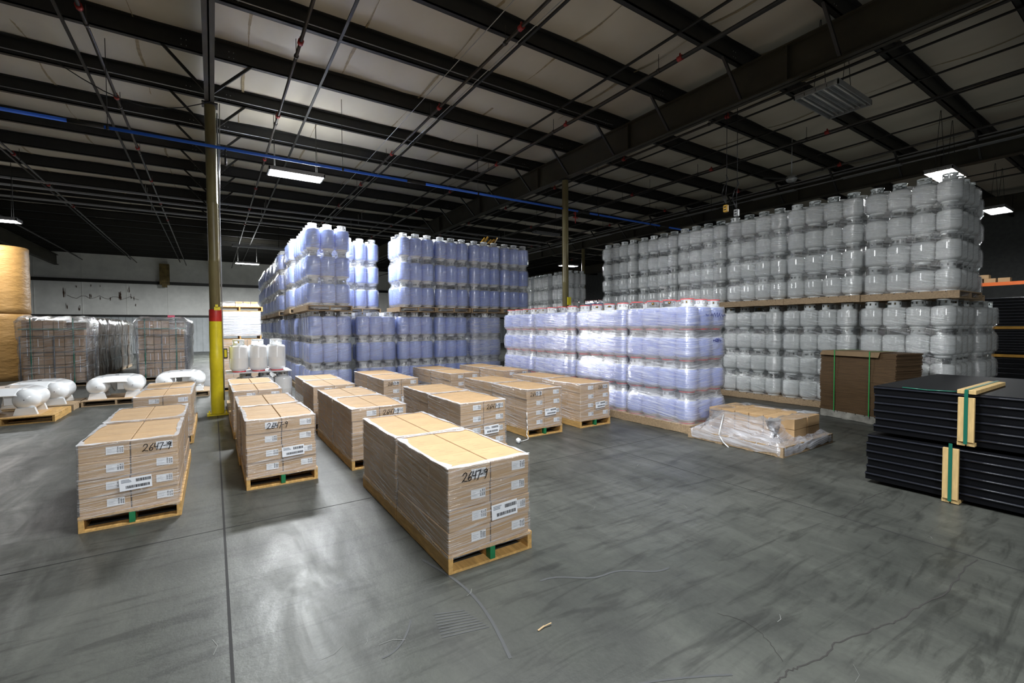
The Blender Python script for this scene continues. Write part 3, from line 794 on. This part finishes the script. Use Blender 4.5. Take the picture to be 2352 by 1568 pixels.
def cyl_film(x0, y0, x1, y1, zb, H, nl, m, label, pal=True, jit=.006):
    lv = [(zb-(.10 if pal else 0), .0), (zb+.02, -.012)]
    for l in range(nl):
        b = zb+l*H
        lv += [(b+.06, .004), (b+.105, .012), (b+(H-.13)*.6, .012), (b+H-.19, .010), (b+H-.135, -.008)]
        if l < nl-1: lv += [(b+H-.085, -.036), (b+H-.02, -.042), (b+H+.025, -.025)]
    return film('stretch_film', x0, y0, x1, y1, lv, m, label, r=.15, jit=jit, rim=.06, mrim=m)

def cyl_load(kind, x0, y0, nx, ny, nl, z0, desc, faces, filmm, pl=None, group='', px=.365, py=.365, wood='woodx', topx=0, jit=.002, skipstuff=False, red=False):
    """faces: set of 'x','y' (x-min face seen, y-min face seen)"""
    H = HT if kind in ('tall', 'white', 'tallgrey') else HS
    nm = {'grey': 'grey cylinder', 'tall': 'blue cylinder', 'red': 'milky cylinder', 'white': 'white cylinder', 'tallgrey': 'tall grey cylinder'}[kind]
    W, D = nx*px, ny*py
    pallet(x0-.02, y0-.02, z0, round(W+.04, 3), round(D+.04, 3), 'wooden pallet under %s of %s' % (desc, {'grey': 'grey cylinders', 'tall': 'blue cylinders', 'red': 'milky cylinders', 'tallgrey': 'grey cylinders'}[kind]), wood=wood, group='pallets under the gas cylinders')
    for l in range(nl):
        z = z0+.14+l*H
        for i in range(nx):
            for j in range(ny):
                xx = x0+px*(i+.5)+random.uniform(-1, 1)*jit*.4; yy = y0+py*(j+.5)+random.uniform(-1, 1)*jit*.4
                fx = 'x' in faces and i == 0; fy = 'y' in faces and j == 0
                tp = l == nl-1 and ((i <= topx and 'x' in faces) or (j <= topx and 'y' in faces)) and topx
                if fx or fy or tp:
                    if fx and fy: pos = 'at the corner'
                    elif fx: pos = '%s along aisle' % ORD[j]
                    elif fy: pos = '%s along end' % ORD[i]
                    else: pos = 'inner %s-%s' % (ORD[i], ORD[j])
                    gas_cyl(kind, xx, yy, z, '%s, %s, %s layer up, %s' % (nm, pos, ORD[l], desc), group, top=(l == nl-1 and z0 < 1) or kind == 'red' and l == nl-1)
                elif not skipstuff and (('x' in faces and i == 1) or ('y' in faces and j == 1) or (l == nl-1 and i < 3 and j < 3)): stuff_cyl(kind, xx, yy, z)
    if filmm: return cyl_film(x0, y0, x0+W, y0+D, z0+.14, H, nl, filmm, 'stretch film round %s of %s' % (desc, {'grey': 'grey cylinders', 'tall': 'blue cylinders', 'red': 'milky cylinders', 'tallgrey': 'tall grey cylinders'}[kind]))

# grey wall of short cylinders (x-min face towards the camera)
ZU = .14+4*HS+.005
gy = [2.42, 3.89, 5.36, 6.85, 8.33, 9.85]
for k, y in enumerate(gy):
    cyl_load('grey', 11.06+random.uniform(-.05, .05), y, 4, 4, 4, ZU, 'upper load %s from near end' % ORD[k], {'x', 'y'} if k == 0 else {'x'}, 'film', group='grey short cylinders', px=.364, py=.364)
for k, y in enumerate([2.45, 3.98, 5.48, 6.95]):
    cyl_load('grey', 11.06+random.uniform(-.03, .03), y, 4, 4, 4, 0, 'lower load %s from near end' % ORD[k], {'x', 'y'} if k == 0 else {'x'}, 'film', group='grey short cylinders', px=.364, py=.364)
for z in (0, ZU):
    cyl_load('grey', 12.62, 2.60 if z else 2.35, 3, 4, 4, z, '%s load set behind near end' % ('upper' if z else 'lower'), {'y'}, 'film', group='grey short cylinders', skipstuff=True, px=.365)

# tall blue-sleeved stack
KU = .14+3*HT+.005
KG = 'tall blue-sleeved cylinders'
for k, (x, y) in enumerate([(2.03, 12.6), (3.27, 14.1), (4.45, 12.55), (5.62, 12.6), (6.79, 12.6), (7.93, 12.6)]):
    cyl_load('tall', x, y, 3, 3, 3, KU, 'upper front load %s from corner' % ORD[k], {'x', 'y'} if k in (0, 2) else {'y'}, 'filmblue', group=KG)
for k, (x, y) in enumerate([(2.05, 12.6), (3.27, 12.6), (4.42, 12.6), (5.60, 12.65), (6.79, 12.6)]):
    cyl_load('tall', x, y, 3, 3, 3, 0, 'lower front load %s from corner' % ORD[k], {'x', 'y'} if k == 0 else {'y'}, 'filmblue' if k < 4 else 'filmmilk', group=KG)
y = 13.85
for k in range(11):
    for z, nm in ((KU, 'upper'), (0, 'lower')):
        xo = random.uniform(-.10, .12)
        if k < 4:
            cyl_load('tall', 2.05+xo, y, 2, 3, 3, z, '%s side load %s behind corner' % (nm, ORD[k]), {'x'}, 'filmblue', group=KG, skipstuff=True)
        else:
            pallet(2.03+xo, y-.02, z, .764, 1.126, 'wooden pallet in far blue side stack, %s tier, %s back' % (nm, ORD[k]), wood='woodx', group='pallets under the gas cylinders')
            for l in range(3):
                for j in range(3): stuff_cyl('tall', 2.05+xo+.18, y+.362*(j+.5), z+.14+l*HT)
            cyl_film(2.05+xo, y, 2.05+xo+.724, y+1.086, z+.14, HT, 3, 'filmblue', 'stretch film on far blue side stack, %s tier, %s back' % (nm, ORD[k]))
    y += 1.30
# yellow plastic on the tall stack
bm = bmesh.new()
for k in range(5):
    a = (7.35+.12*k, 13.0+.05*math.sin(k*3), KU+.14+3*HT+.02); b = (7.45+.12*k, 12.9, KU+.14+3*HT+.18+.05*math.sin(k*2))
    beam_between(bm, a, b, .12, .02)
tag(obj('yellow_plastic_scrap', bm, M['yellowtape']), 'crumpled yellow plastic lying on top of the tall blue stack', 'plastic scrap')

# milky blue stack with red feet
BG = 'milky blue cylinders with red bands'
for k, (y, n) in enumerate([(4.68, 4), (6.16, 4), (7.64, 4), (9.10, 4)]):
    f = cyl_load('red', 6.60+[0, .02, -.02, .03][k], y, 3, n, 4, 0, ['load by the low wrapped pallet', 'second load of milky row', 'third load of milky row', 'deepest load of milky row'][k], {'x', 'y'} if k == 0 else {'x'}, 'filmmilk', group=BG, topx=1)
    if k == 0:
        bm = bmesh.new()
        for (z0, xa, xb) in ((1.99, .40, 1.0), (1.55, .62, .86)):
            P = [(xa+(xb-xa)*i/26+.02*math.sin(i*2.3), z0+.028*math.sin(i*1.9)+.018*math.sin(i*4.1+1)) for i in range(27)]
            for i, ((ax, az), (bx, bz)) in enumerate(zip(P, P[1:])):
                if i % 7 != 5: beam_between(bm, (ax, -.02, az), (bx, -.02, bz), .003, .007)
        obj('marker_scribble', bm, M['inkb'], f)

# distant grey stack and distant milky stack
for k, (x, y) in enumerate([(14.3, 16.7), (14.35, 18.35), (14.4, 19.9)]):
    cyl_load('tallgrey', x, y, 3, 4, 3, KU, '%s distant load past second column' % ORD[k], {'x', 'y'} if k == 0 else {'x'}, 'film', group='distant tall grey cylinders', skipstuff=True)
    cyl_load('tallgrey', x, y, 3, 4, 3, 0, '%s distant lower load past second column' % ORD[k], set(), None, skipstuff=True)
    for l in range(3):
        for j in range(4): stuff_cyl('tallgrey', x+.18, y+.362*(j+.5), .14+l*HT)
for k, (x, y) in enumerate([(19.2, 18.6), (19.2, 20.1), (19.2, 21.6)]):
    cyl_load('red', x, y, 2, 4, 2, 2.2, '%s distant load behind grey wall' % ORD[k], {'x'}, 'filmmilk', group='distant milky cylinders', skipstuff=True)
    cyl_load('red', x, y, 2, 4, 4, 0, '%s distant lower load behind grey wall' % ORD[k], set(), None, skipstuff=True)
    for l in range(4):
        for j in range(4): stuff_cyl('red', x+.18, y+.362*(j+.5), .14+l*HS)

# white unwrapped cylinders
W0 = (.28, 11.42)
for z, nm in ((.0, 'lower'), (.14+HT-.14+.005, 'upper')):
    zz = z if z == 0 else .14+HT
    if z == 0: pallet(W0[0]-.05, W0[1]-.03, 0, 1.34, 1.16, 'wooden pallet under the bare white cylinders', wood='woodx')
    for i in range(3):
        for j in range(2):
            x = W0[0]+.37*(i+.5)+(.12 if z == 0 else 0); yv = W0[1]+.37*(j+.5)
            o = gas_cyl('white', x, yv, .14 if z == 0 else .14+HT+.02, 'bare white gas cylinder, %s tier, %s from column, %s row' % (nm, ORD[i], ('front', 'back')[j]), 'bare white cylinders', top=True)
            k = new('red_foot_band', REDF, (0, 0, 0), o); k['label'] = 'red foot band'
bm = bmesh.new(); box(bm, W0[0]-.06, W0[1]-.04, .14+HT, W0[0]+1.2, W0[1]+.8, .14+HT+.018)
tag(obj('divider_board', bm, M['label']), 'thin pale board between two tiers of bare white cylinders', 'board')

# one mass object per kind for the cylinders further inside / beyond three hundred
for kind, pts in STUFF.items():
    H = HT if kind in ('tall', 'tallgrey') else HS
    bm = bmesh.new()
    for x, y, z in pts:
        n = 10
        lathe(bm, [(.12, .0), (.12, .04), (.172, .09), (R, .12), (R, H-.24), (.165, H-.19), (.105, H-.145), (.105, H-.01), (.09, H-.01), (.09, H-.14)], n, 0, x, y, z)
        if kind in ('tall', 'red'): lathe(bm, [(.175, .10), (R+.004, .12), (R+.004, H-.24), (.172, H-.20)], n, 1, x, y, z)
    m0 = M['grey'] if 'grey' in kind else M['white']; m1 = M['sleeve'] if kind == 'tall' else M['sleevel']
    nm = {'grey': 'grey', 'tall': 'tall blue-sleeved', 'red': 'milky blue', 'tallgrey': 'distant tall grey'}[kind]
    tag(obj('gas_cylinder_mass', bm, [m0, m1]), 'remaining %s gas cylinders standing in the inner and far rows' % nm, 'gas cylinders', kind='stuff')

# ------------------------------------------------------------------ tall wrapped stack behind the column
sx, sy = .12, 15.6
pallet(sx, sy, 0, 1.1, 1.2, 'pallet at the bottom of the tall wrapped stack behind the column')
for l in range(7):
    for i in range(3):
        o = new('packed_box', CM[(i+l) % 4], (sx+.36*i, sy, .141+l*.194)); o.scale = (1.0, 1.0, .19/CH)
        tag(o, 'brown box behind bare white cylinders, %s layer up, %s from steel column' % (ORD[l], ORD[i]), 'box', 'boxes in the tall stack')
film('stretch_film', sx-.01, sy-.01, sx+1.09, sy+1.1, [(.12, 0), (.5, .004), (.9, 0), (1.2, .004), (1.5, 0)], 'filmbox', 'hazy film round the lower half of the tall stack behind the column')
pallet(sx, sy, 1.50, 1.1, 1.2, 'pallet between the two halves of the tall wrapped stack')
bm = bmesh.new()
for l in range(9): box(bm, .0, 0, l*.075, 1.06, 1.1, l*.075+.068, 0, .006)
o = tag(obj('wrapped_block', bm, mat('pale_grey_plastic', (.55, .56, .58), .4, var=.1)), 'white plastic-wrapped block high in the stack behind the column', 'wrapped load'); o.location = (sx+.01, sy, 1.64)
film('stretch_film', sx-.005, sy-.015, sx+1.09, sy+1.1, [(1.6, 0), (1.8, .004), (2.0, 0), (2.2, .004), (2.32, 0)], 'filmmilk', 'white film round the block behind the column', rim=.05, mrim='filmrim')
pallet(sx-.05, sy, 2.33, 1.2, 1.2, 'topmost pallet of the tall stack behind the column')
for i in range(3):
    o = new('small_carton', CM[i], (sx+.45+.2*i, sy+.1, 2.475)); o.scale = (.5, 1, .9)
    tag(o, 'small brown carton on the topmost pallet behind the column, %s from the column' % ORD[i], 'carton', 'small cartons on the topmost pallet')
film('stretch_film', sx-.02, sy, sx+1.1, sy+1.1, [(2.45, 0), (2.55, -.06), (2.63, -.2)], 'film', 'loose film over the topmost pallet behind the column')

# ------------------------------------------------------------------ white twin tanks
def twin_tank():
    t = empty('twin_tank')
    Rt, Lt, cx = .212, 1.0, .335
    for s in (-1, 1):
        bm = bmesh.new(); prof = []
        for k in range(9): a = PI/2*k/8; prof.append((Rt*math.sin(a), .20-.20*math.cos(a)))
        for k in range(9): a = PI/2*k/8; prof.append((Rt*math.cos(a), Lt-.20+.20*math.sin(a)))
        lathe(bm, prof, 28)
        bm.transform(Matrix.Rotation(-PI/2, 4, 'X'))
        bm.transform(Matrix.Translation((s*cx, 0, .30)))
        bm.transform(Matrix.Diagonal((1.0, 1, 1, 1)))
        tk = obj('tank_shell', bm, M['white'], t)
        for y in (.05, .72):
            bm = bmesh.new()
            vs = [bm.verts.new((s*cx+a, y+b, z)) for z, q in ((0, .17), (.14, .13)) for a, b in ((-q, 0), (q, 0), (q, .10), (-q, .10))]
            for q in ((3, 2, 1, 0), (4, 5, 6, 7), (0, 1, 5, 4), (1, 2, 6, 5), (2, 3, 7, 6), (3, 0, 4, 7)): bm.faces.new([vs[i] for i in q])
            obj('foot', bm, M['white'], t)
        bm = bmesh.new(); tube(bm, (s*cx, -.006, .30), (s*cx, .01, .30), .008, 8); obj('port', bm, M['ink'], tk)
    bm = bmesh.new()
    xs = [-.40, -.34, -.26, 0, .26, .34, .40]; zs = [.455, .500, .522, .530, .522, .500, .455]; nn = 6
    A = [bm.verts.new((x*.86, .20, z)) for x, z in zip(xs, zs)]; B = [bm.verts.new((x, .94, z)) for x, z in zip(xs, zs)]
    C_ = [bm.verts.new((x, .94, z-.012)) for x, z in zip(xs, zs)]; D = [bm.verts.new((x*.86, .20, z-.012)) for x, z in zip(xs, zs)]
    E_ = [bm.verts.new((x*.72, .04, .36+(z-.455)*.5)) for x, z in zip(xs, zs)]; F_ = [bm.verts.new((x*.72, .05, .345+(z-.455)*.5)) for x, z in zip(xs, zs)]
    for r0, r1 in ((A, B), (B, C_), (C_, D), (D, F_), (F_, E_), (E_, A)):
        for i in range(nn): bm.faces.new((r0[i], r0[i+1], r1[i+1], r1[i]))
    pl = obj('bridge_plate', bm, M['white'], t)
    bm = bmesh.new(); tube(bm, (0, .50, .529), (0, .50, .538), .035, 12); obj('plate_hole', bm, M['ink'], pl)
    bm = bmesh.new(); box(bm, .03, .12, .20, .16, .135, .40, 0, .006); tube(bm, (.08, .116, .30), (.08, .12, .30), .008, 8); obj('bracket_plate', bm, M['white'], t)
    bm = bmesh.new(); v = [bm.verts.new(p) for p in ((-.12, .16, .42), (.03, .13, .42), (-.01, .14, .16), (-.05, .2, .18))]
    bm.faces.new(v); bmesh.ops.solidify(bm, geom=list(bm.faces), thickness=.006); obj('folded_sheet', bm, M['galv'], t)
    return t
TT = twin_tank()
tanks = [(-3.45, 12.62, .02, 'beside the first load of tank-side cartons'), (-3.30, 13.95, .0, 'behind the one beside the cartons'), (-2.02, 14.5, .03, 'on the dark pallet before the carton cages'), (-.75, 14.9, .0, 'just before the yellow-footed column'), (-4.9, 12.8, 0, 'cut off at the edge of the view')]
for k, (x, y, rz, lb) in enumerate(tanks):
    o = TT if k == 0 else copy_tree(TT)
    o.location = (x, y, .145); o.rotation_euler = (0, 0, rz)
    tag(o, 'white twin tank on a pallet, ' + lb, 'tank', 'white twin tanks')
pallet(-4.15, 12.45, 0, 1.5, 1.25, 'orange-stained wooden pallet under the white twin tank beside the cartons', wood='wood')
pallet(-5.8, 12.65, 0, 1.5, 1.25, 'wooden pallet at the edge of the view under white tank', wood='wood')
pallet(-4.0, 13.9, 0, 1.35, 1.25, 'dark wooden pallet behind the white twin tank beside the cartons', wood='woodx')
pallet(-2.62, 14.38, 0, 1.25, 1.3, 'dark wooden pallet under the white tank before the cages', wood='woodx')
pallet(-1.33, 14.85, 0, 1.22, 1.3, 'dark wooden pallet under the white tank by the column', wood='woodx')
bm = bmesh.new(); box(bm, 0, 0, 0, 1.1, 1.1, .004)
for k, (x, y) in enumerate([(-4.0, 12.52), (-2.5, 14.45)]):
    if k == 0: cs = obj('cardboard_sheet', bm, M['card'])
    else: cs = cs.copy(); col.objects.link(cs)
    cs.location = (x, y, .1405); tag(cs, 'flat brown cardboard sheet under the %s' % ['white twin tank beside the cartons', 'white tank before the carton cages'][k], 'cardboard sheet')

# ------------------------------------------------------------------ big paper rolls
for k, z in enumerate((0, 2.42)):
    bm = bmesh.new(); prof = [(0, 0), (.74, 0), (.77, .03)]+[(.77+.006*math.sin(i*1.7+k), .03+2.36*i/14) for i in range(1, 14)]+[(.77, 2.38), (.74, 2.41), (.12, 2.41), (.12, 2.37), (0, 2.37)]
    lathe(bm, prof, 48)
    o = obj('paper_roll', bm, M['paper']); o.location = (-6.42, 24.0, z+.0)
    tag(o, ['huge brown paper roll standing on the floor', 'huge brown paper roll on top of another roll'][k], 'paper roll', 'brown paper rolls')

# ------------------------------------------------------------------ caged carton loads
def cage_load(x, y, desc, front=True, W=1.52, D=1.35, Ht=2.18):
    pallet(x, y, 0, W, D, 'pallet under %s' % desc, wood='woodx')
    if front:
        cols = 6; cw = (W-.08)/cols; rows = 7; rh = (Ht-.2)/rows
        for r in range(rows):
            for c in range(cols):
                if r == rows-1 and c > 3 and 'first' in desc: continue
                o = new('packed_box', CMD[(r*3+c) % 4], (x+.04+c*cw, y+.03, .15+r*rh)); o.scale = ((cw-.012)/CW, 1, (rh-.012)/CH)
                tag(o, 'brown box, %s row up, %s along, %s' % (ORD[r], ORD[c], desc), 'box', 'boxes inside the cages')
                if random.random() < .4:
                    bm = bmesh.new(); box(bm, CW*.47, -.003, .01, CW*.53, 0, CH-.01); obj('white_tape', bm, M['label'], o)
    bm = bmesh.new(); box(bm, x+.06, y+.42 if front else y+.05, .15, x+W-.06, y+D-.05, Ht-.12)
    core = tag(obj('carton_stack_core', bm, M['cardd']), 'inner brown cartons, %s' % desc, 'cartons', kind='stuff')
    c = tag(empty('wire_cage', (x, y, .14)), 'grey steel cage frame round %s' % desc, 'cage', 'steel cages')
    hh = Ht*.68
    for px_ in (0, W/2, W):
        for py_ in (0, D):
            if px_ == W/2 and py_: continue
            bm = bmesh.new(); tube(bm, (px_, py_, 0), (px_, py_, hh), .018, 6); obj('post', bm, M['cage'], c)
    bm = bmesh.new()
    for z in (.02, hh/3, hh*.66, hh): tube(bm, (0, 0, z), (W, 0, z), .010, 5); tube(bm, (W, 0, z), (W, D, z), .010, 5)
    obj('rail', bm, M['cage'], c)
    if front:
        s = tag(empty('strapping', (x, y, 0)), 'green plastic straps round %s' % desc, 'strap')
        for fx in (.16, .80):
            bm = bmesh.new(); beam_between(bm, (W*fx, -.035, .1), (W*fx, -.035, Ht), .006, .03); beam_between(bm, (W*fx, -.035, .1), (W*fx+.005, -.035, Ht), .03, .006); box(bm, W*fx-.015, -.035, Ht, W*fx+.015, D, Ht+.006); obj('strap', bm, M['strap'], s)
        bm = bmesh.new(); box(bm, -.02, -.04, Ht*.84, W+.02, -.034, Ht*.84+.03); obj('strap', bm, M['strap'], s)
    lv = [(.1, 0), (.5, .02), (.9, -.015), (1.2, .03), (hh, .0), (hh+.15, .05), (Ht-.15, .06), (Ht, -.02), (Ht+.06, -.12)]
    film('stretch_film', x-.03, y-.045, x+W+.04, y+D+.02, lv, 'film' if front else 'filmdirty', 'loose crumpled film round %s' % desc, r=.06, jit=.025, rim=.3, mrim='film')
yv = 20.0
for k in range(6):
    cage_load(-4.95+random.uniform(-.03, .03), yv, '%s caged load beside paper rolls' % ORD[k], k == 0); yv += 1.62
yv = 20.4
for k in range(5):
    cage_load(-2.25+random.uniform(-.03, .03), yv, '%s caged load by yellow-footed column' % ORD[k], k == 0, W=1.38); yv += 1.62
bm = bmesh.new(); box(bm, 0, 0, 0, .2, .1, .07); o = tag(obj('pink_tag', bm, mat('pink_plastic', (.8, .12, .2), .5)), 'small pink bag on top of the caged load near the column', 'bag'); o.location = (-1.35, 20.5, 2.25)

# ------------------------------------------------------------------ low wrapped pallet on the right
px0, py0 = 6.42, 3.10
pallet(px0, py0, 0, 1.50, 1.48, 'wide wooden pallet of the low wrapped load at the aisle', wood='woodx')
lay = [(0, 7)]
for l in range(2):
    for j in range(6):
        for i in range(2):
            if l == 0 or True:
                o = new('small_carton', CM[(i+j+l) % 4], (px0+.52+i*.40, py0+.10+j*.225, .141+l*.155)); o.scale = (1.05, .6, .95)
                tag(o, 'small brown carton in low wrapped load, %s layer, %s along, %s row' % (ORD[l], ORD[j], ('aisle', 'rear')[i]), 'carton', 'cartons on the low wrapped pallet')
film('stretch_film', px0-.01, py0-.01, px0+1.50, py0+1.48, [(.03, 0), (.13, .0), (.2, -.12), (.28, -.22), (.36, -.30), (.452, -.34)], 'filmmilk', 'crumpled shiny film over the low wrapped pallet at the aisle', r=.10, jit=.012, rim=.12, mrim='film')
bm = bmesh.new(); path_tube(bm, [(px0+.3, py0+1.05, .40), (px0+.02, py0+.95, .14), (px0-.03, py0+.85, .05), (px0-.10, py0+.72, .010)], .010, 6)
tag(obj('film_tail', bm, M['filmwad']), 'white film strand hanging from the low wrapped pallet', 'film scrap')

# ------------------------------------------------------------------ brown corrugated sheet bundle
t = tag(empty('corrugated_bundle', (9.84, 2.93, .14), math.radians(-15)), 'brown bundle of flat corrugated sheets strapped in green before the grey wall', 'cardboard bundle')
bm = bmesh.new()
for i in range(76):
    z = i*.0152; j = random.uniform(-.004, .004) + .03*math.sin(i*.12)*.4
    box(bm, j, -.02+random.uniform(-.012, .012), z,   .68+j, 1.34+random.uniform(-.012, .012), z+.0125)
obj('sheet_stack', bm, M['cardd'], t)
bm = bmesh.new()
vs = [bm.verts.new(p) for p in ((-.03, .22, 1.165), (-.03, 1.28, 1.165), (.5, 1.25, 1.170), (.5, .25, 1.170), (-.045, .24, 1.075), (-.045, 1.32, 1.08))]
bm.faces.new((vs[0], vs[3], vs[2], vs[1])); bm.faces.new((vs[0], vs[1], vs[5], vs[4]))
bmesh.ops.solidify(bm, geom=list(bm.faces), thickness=.005)
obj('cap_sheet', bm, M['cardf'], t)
for yv in (.38, 1.02):
    bm = bmesh.new(); box(bm, -.052, yv-.008, 0, -.048, yv+.008, 1.18); box(bm, -.05, yv-.008, 1.176, .68, yv+.008, 1.18); obj('strap', bm, mat('light_green_strap', (.03, .32, .08), .4), t)
pallet(9.83, 2.90, 0, .72, 1.36, 'worn white-painted pallet under the corrugated sheet bundle', wood='whitewash', rz=math.radians(-15))

# ------------------------------------------------------------------ black sheet bundles
def sheets(x, y0, y1, z0, z1, W, n, label, grp='black sheet bundles', cat='sheet bundle', jit=.012):
    t = tag(empty('black_sheet_bundle', (x, y0, z0)), label, cat, grp)
    h = (z1-z0)/n; Lg = y1-y0
    for k in range(n):
        bm = bmesh.new(); o = random.uniform(-jit, jit)
        box(bm, .02, o, k*h, W, Lg+o, k*h+h*.97)
        p = obj('black_panel', bm, M['black'], t)
        bm = bmesh.new(); tube(bm, (.014, o, k*h+h*.76), (.014, Lg+o, k*h+h*.76), .011, 10); obj('rolled_edge', bm, M['blackedge'], p)
    return t
b1 = sheets(6.20, -2.4, 2.09, .045, .56, 2.2, 6, 'lower bundle of long black sheets on timber battens by the aisle')
b2 = sheets(6.22, -2.4, 2.03, .60, 1.115, 2.2, 6, 'upper bundle of long black sheets with a timber tie on top')
def ties(parent, x, y, z0, z1, loose, lbl):
    t = tag(empty('timber_tie', (x, y, z0)), lbl, 'timber tie', 'pine timber ties')
    for s in (-1, 1):
        bm = bmesh.new(); box(bm, -.035, s*.032-.028, 0, -.002, s*.032+.028, z1-z0, 0, .003); obj('upright_batten', bm, M['pine'], t)
    bm = bmesh.new(); box(bm, -.040, -.014, -.02, -.036, .014, z1-z0+.05); obj('strap', bm, M['strap'], t)
    for s in (-1, 1):
        bm = bmesh.new(); box(bm, -.02, s*.035-.03, -.04, 1.6, s*.035+.03, -.003, 0, .003); obj('lower_batten', bm, M['pine'], t)
    if loose:
        for s in (-1, 1):
            bm = bmesh.new(); box(bm, -.03, s*.04-.028, z1-z0+.035, 1.15, s*.04+.028, z1-z0+.075, 0, .003); obj('upper_batten', bm, M['pine'], t)
        bm = bmesh.new(); box(bm, -.038, -.012, z1-z0+.05, 1.2, .012, z1-z0+.085-.005); path_tube(bm, [(.1, .05, z1-z0+.04), (.02, .30, z1-z0+.037), (.05, .52, z1-z0+.04)], .006, 5); obj('strap', bm, M['strap'], t)
ties(b2, 6.20, 1.27, .64, 1.08, True, 'pale pine battens and green strap tying the upper black bundle')
ties(b1, 6.18, 1.37, .045, .56, False, 'pale pine battens and green strap tying the lower black bundle')
# far dark bundles at the right with yellow boards, and a pallet rack
z = .06
for k, (zt) in enumerate((1.05, 1.68, 2.40)):
    sheets(14.9, -1.5, 3.6, z, zt, 3.4, 9, ['lowest', 'middle', 'topmost'][k]+' of the dark sheet bundles far beyond the grey cylinder wall', 'distant dark sheet bundles')
    if k < 2:
        bm = bmesh.new(); box(bm, 14.86, -1.5, zt+.01, 18.2, 3.6, zt+.07)
        tag(obj('yellow_board', bm, M['ylboard']), ['lower', 'upper'][k]+' yellow board between the dark sheet bundles', 'board')
    z = zt+.09
bm = bmesh.new(); box(bm, 14.9, -1.5, 0, 18.2, 3.6, .06); tag(obj('timber_sleeper', bm, M['woodx']), 'timber base under the lowest distant dark bundle', 'board')
t = tag(empty('pallet_rack', (26.5, -1, 0)), 'orange and green pallet rack against the far side wall', 'rack')
for y in (0, 3.2, 6.4, 9.6):
    for x in (0, 1.1):
        bm = bmesh.new(); box(bm, x, y, 0, x+.09, y+.09, 5.5 if y < 4 else 5.0); obj('upright', bm, M['rackg'], t)
    bm = bmesh.new()
    for zz in range(5): beam_between(bm, (.05, y+.05, zz), (1.15, y+.05, zz+1), .03, .03)
    obj('brace', bm, M['rackg'], t)
for y in (0, 3.2, 6.4):
    for z in (3.35,):
        bm = bmesh.new(); box(bm, -.02, y+.09, z, .06, y+3.2, z+.14); obj('load_beam', bm, M['orange'], t)
        bm = bmesh.new(); box(bm, .05, y+.09, z+.10, 1.1, y+3.2, z+.13); obj('shelf_deck', bm, M['galv'], t)
for k in range(7):
    o = new('small_carton', CM[k % 4], (26.6, 4.3+k*.40, 3.49)); o.rotation_euler = (0, 0, 0)
    o.scale = (1, .95, 1.1); tag(o, 'small brown carton on the distant orange rack, %s along the shelf' % ORD[k], 'carton', 'cartons on the rack')
for k in range(3):
    o = new('small_carton', CM[k % 4], (26.6, 4.9+k*.42, 3.49+.175)); tag(o, 'small brown carton, upper layer, on distant orange rack, %s along' % ORD[k], 'carton', 'cartons on the rack')
bm = bmesh.new(); box(bm, 26.6, 1.0, 3.50, 27.3, 3.4, 3.85, 0, .04); tag(obj('white_bundle', bm, M['white']), 'white wrapped bundle on the distant orange rack', 'bundle')
for k, (x, y, hh) in enumerate([(17.0, 8.5, 5.2), (20.5, 9.5, 5.6), (22.5, -2.5, 4.8)]):
    pass

# ------------------------------------------------------------------ litter on the floor
def litter(name, x, y, parts, m, label):
    bm = bmesh.new()
    for (ax, ay, bx, by, wd, z) in parts: beam_between(bm, (ax, ay, z), (bx, by, z+.006), wd, .004)
    o = obj(name, bm, M[m]); o.location = (x, y, 0); tag(o, label, 'litter', 'scraps on the floor')
litter('crumpled_scrap', .33, 2.27, [(-.06, .02, .0, -.01, .05, .006), (0, -.01, .07, -.02, .03, .012), (-.01, 0, .03, .06, .025, .018), (0, .01, -.06, -.03, .02, .014)], 'scuff', 'crumpled grey scrap on the bare floor before the cartons')
litter('wood_splinter', .60, 1.98, [(-.03, 0, .03, .005, .010, .004)], 'chip', 'small pale wood splinter left of the larger chip')
litter('wood_chip', .66, 1.93, [(-.01, .03, .01, 0, .015, .008), (.01, 0, .03, -.02, .012, .01)], 'chip', 'curled wood chip on the floor before the nearest load')
litter('wood_sliver', 1.62, 2.13, [(-.05, 0, 0, .006, .010, .004), (0, .006, .05, 0, .007, .008)], 'chip', 'thin yellow wood sliver on the floor beside the nearest load')
litter('wood_crumb', 1.95, 1.13, [(-.015, 0, .015, -.01, .010, .004)], 'chip', 'tiny yellow wood crumb near the floor crack')
litter('film_shred', 4.55, 3.98, [(-.02, 0, .02, .01, .012, .005)], 'scuff', 'tiny white shred on the floor in the wide aisle')
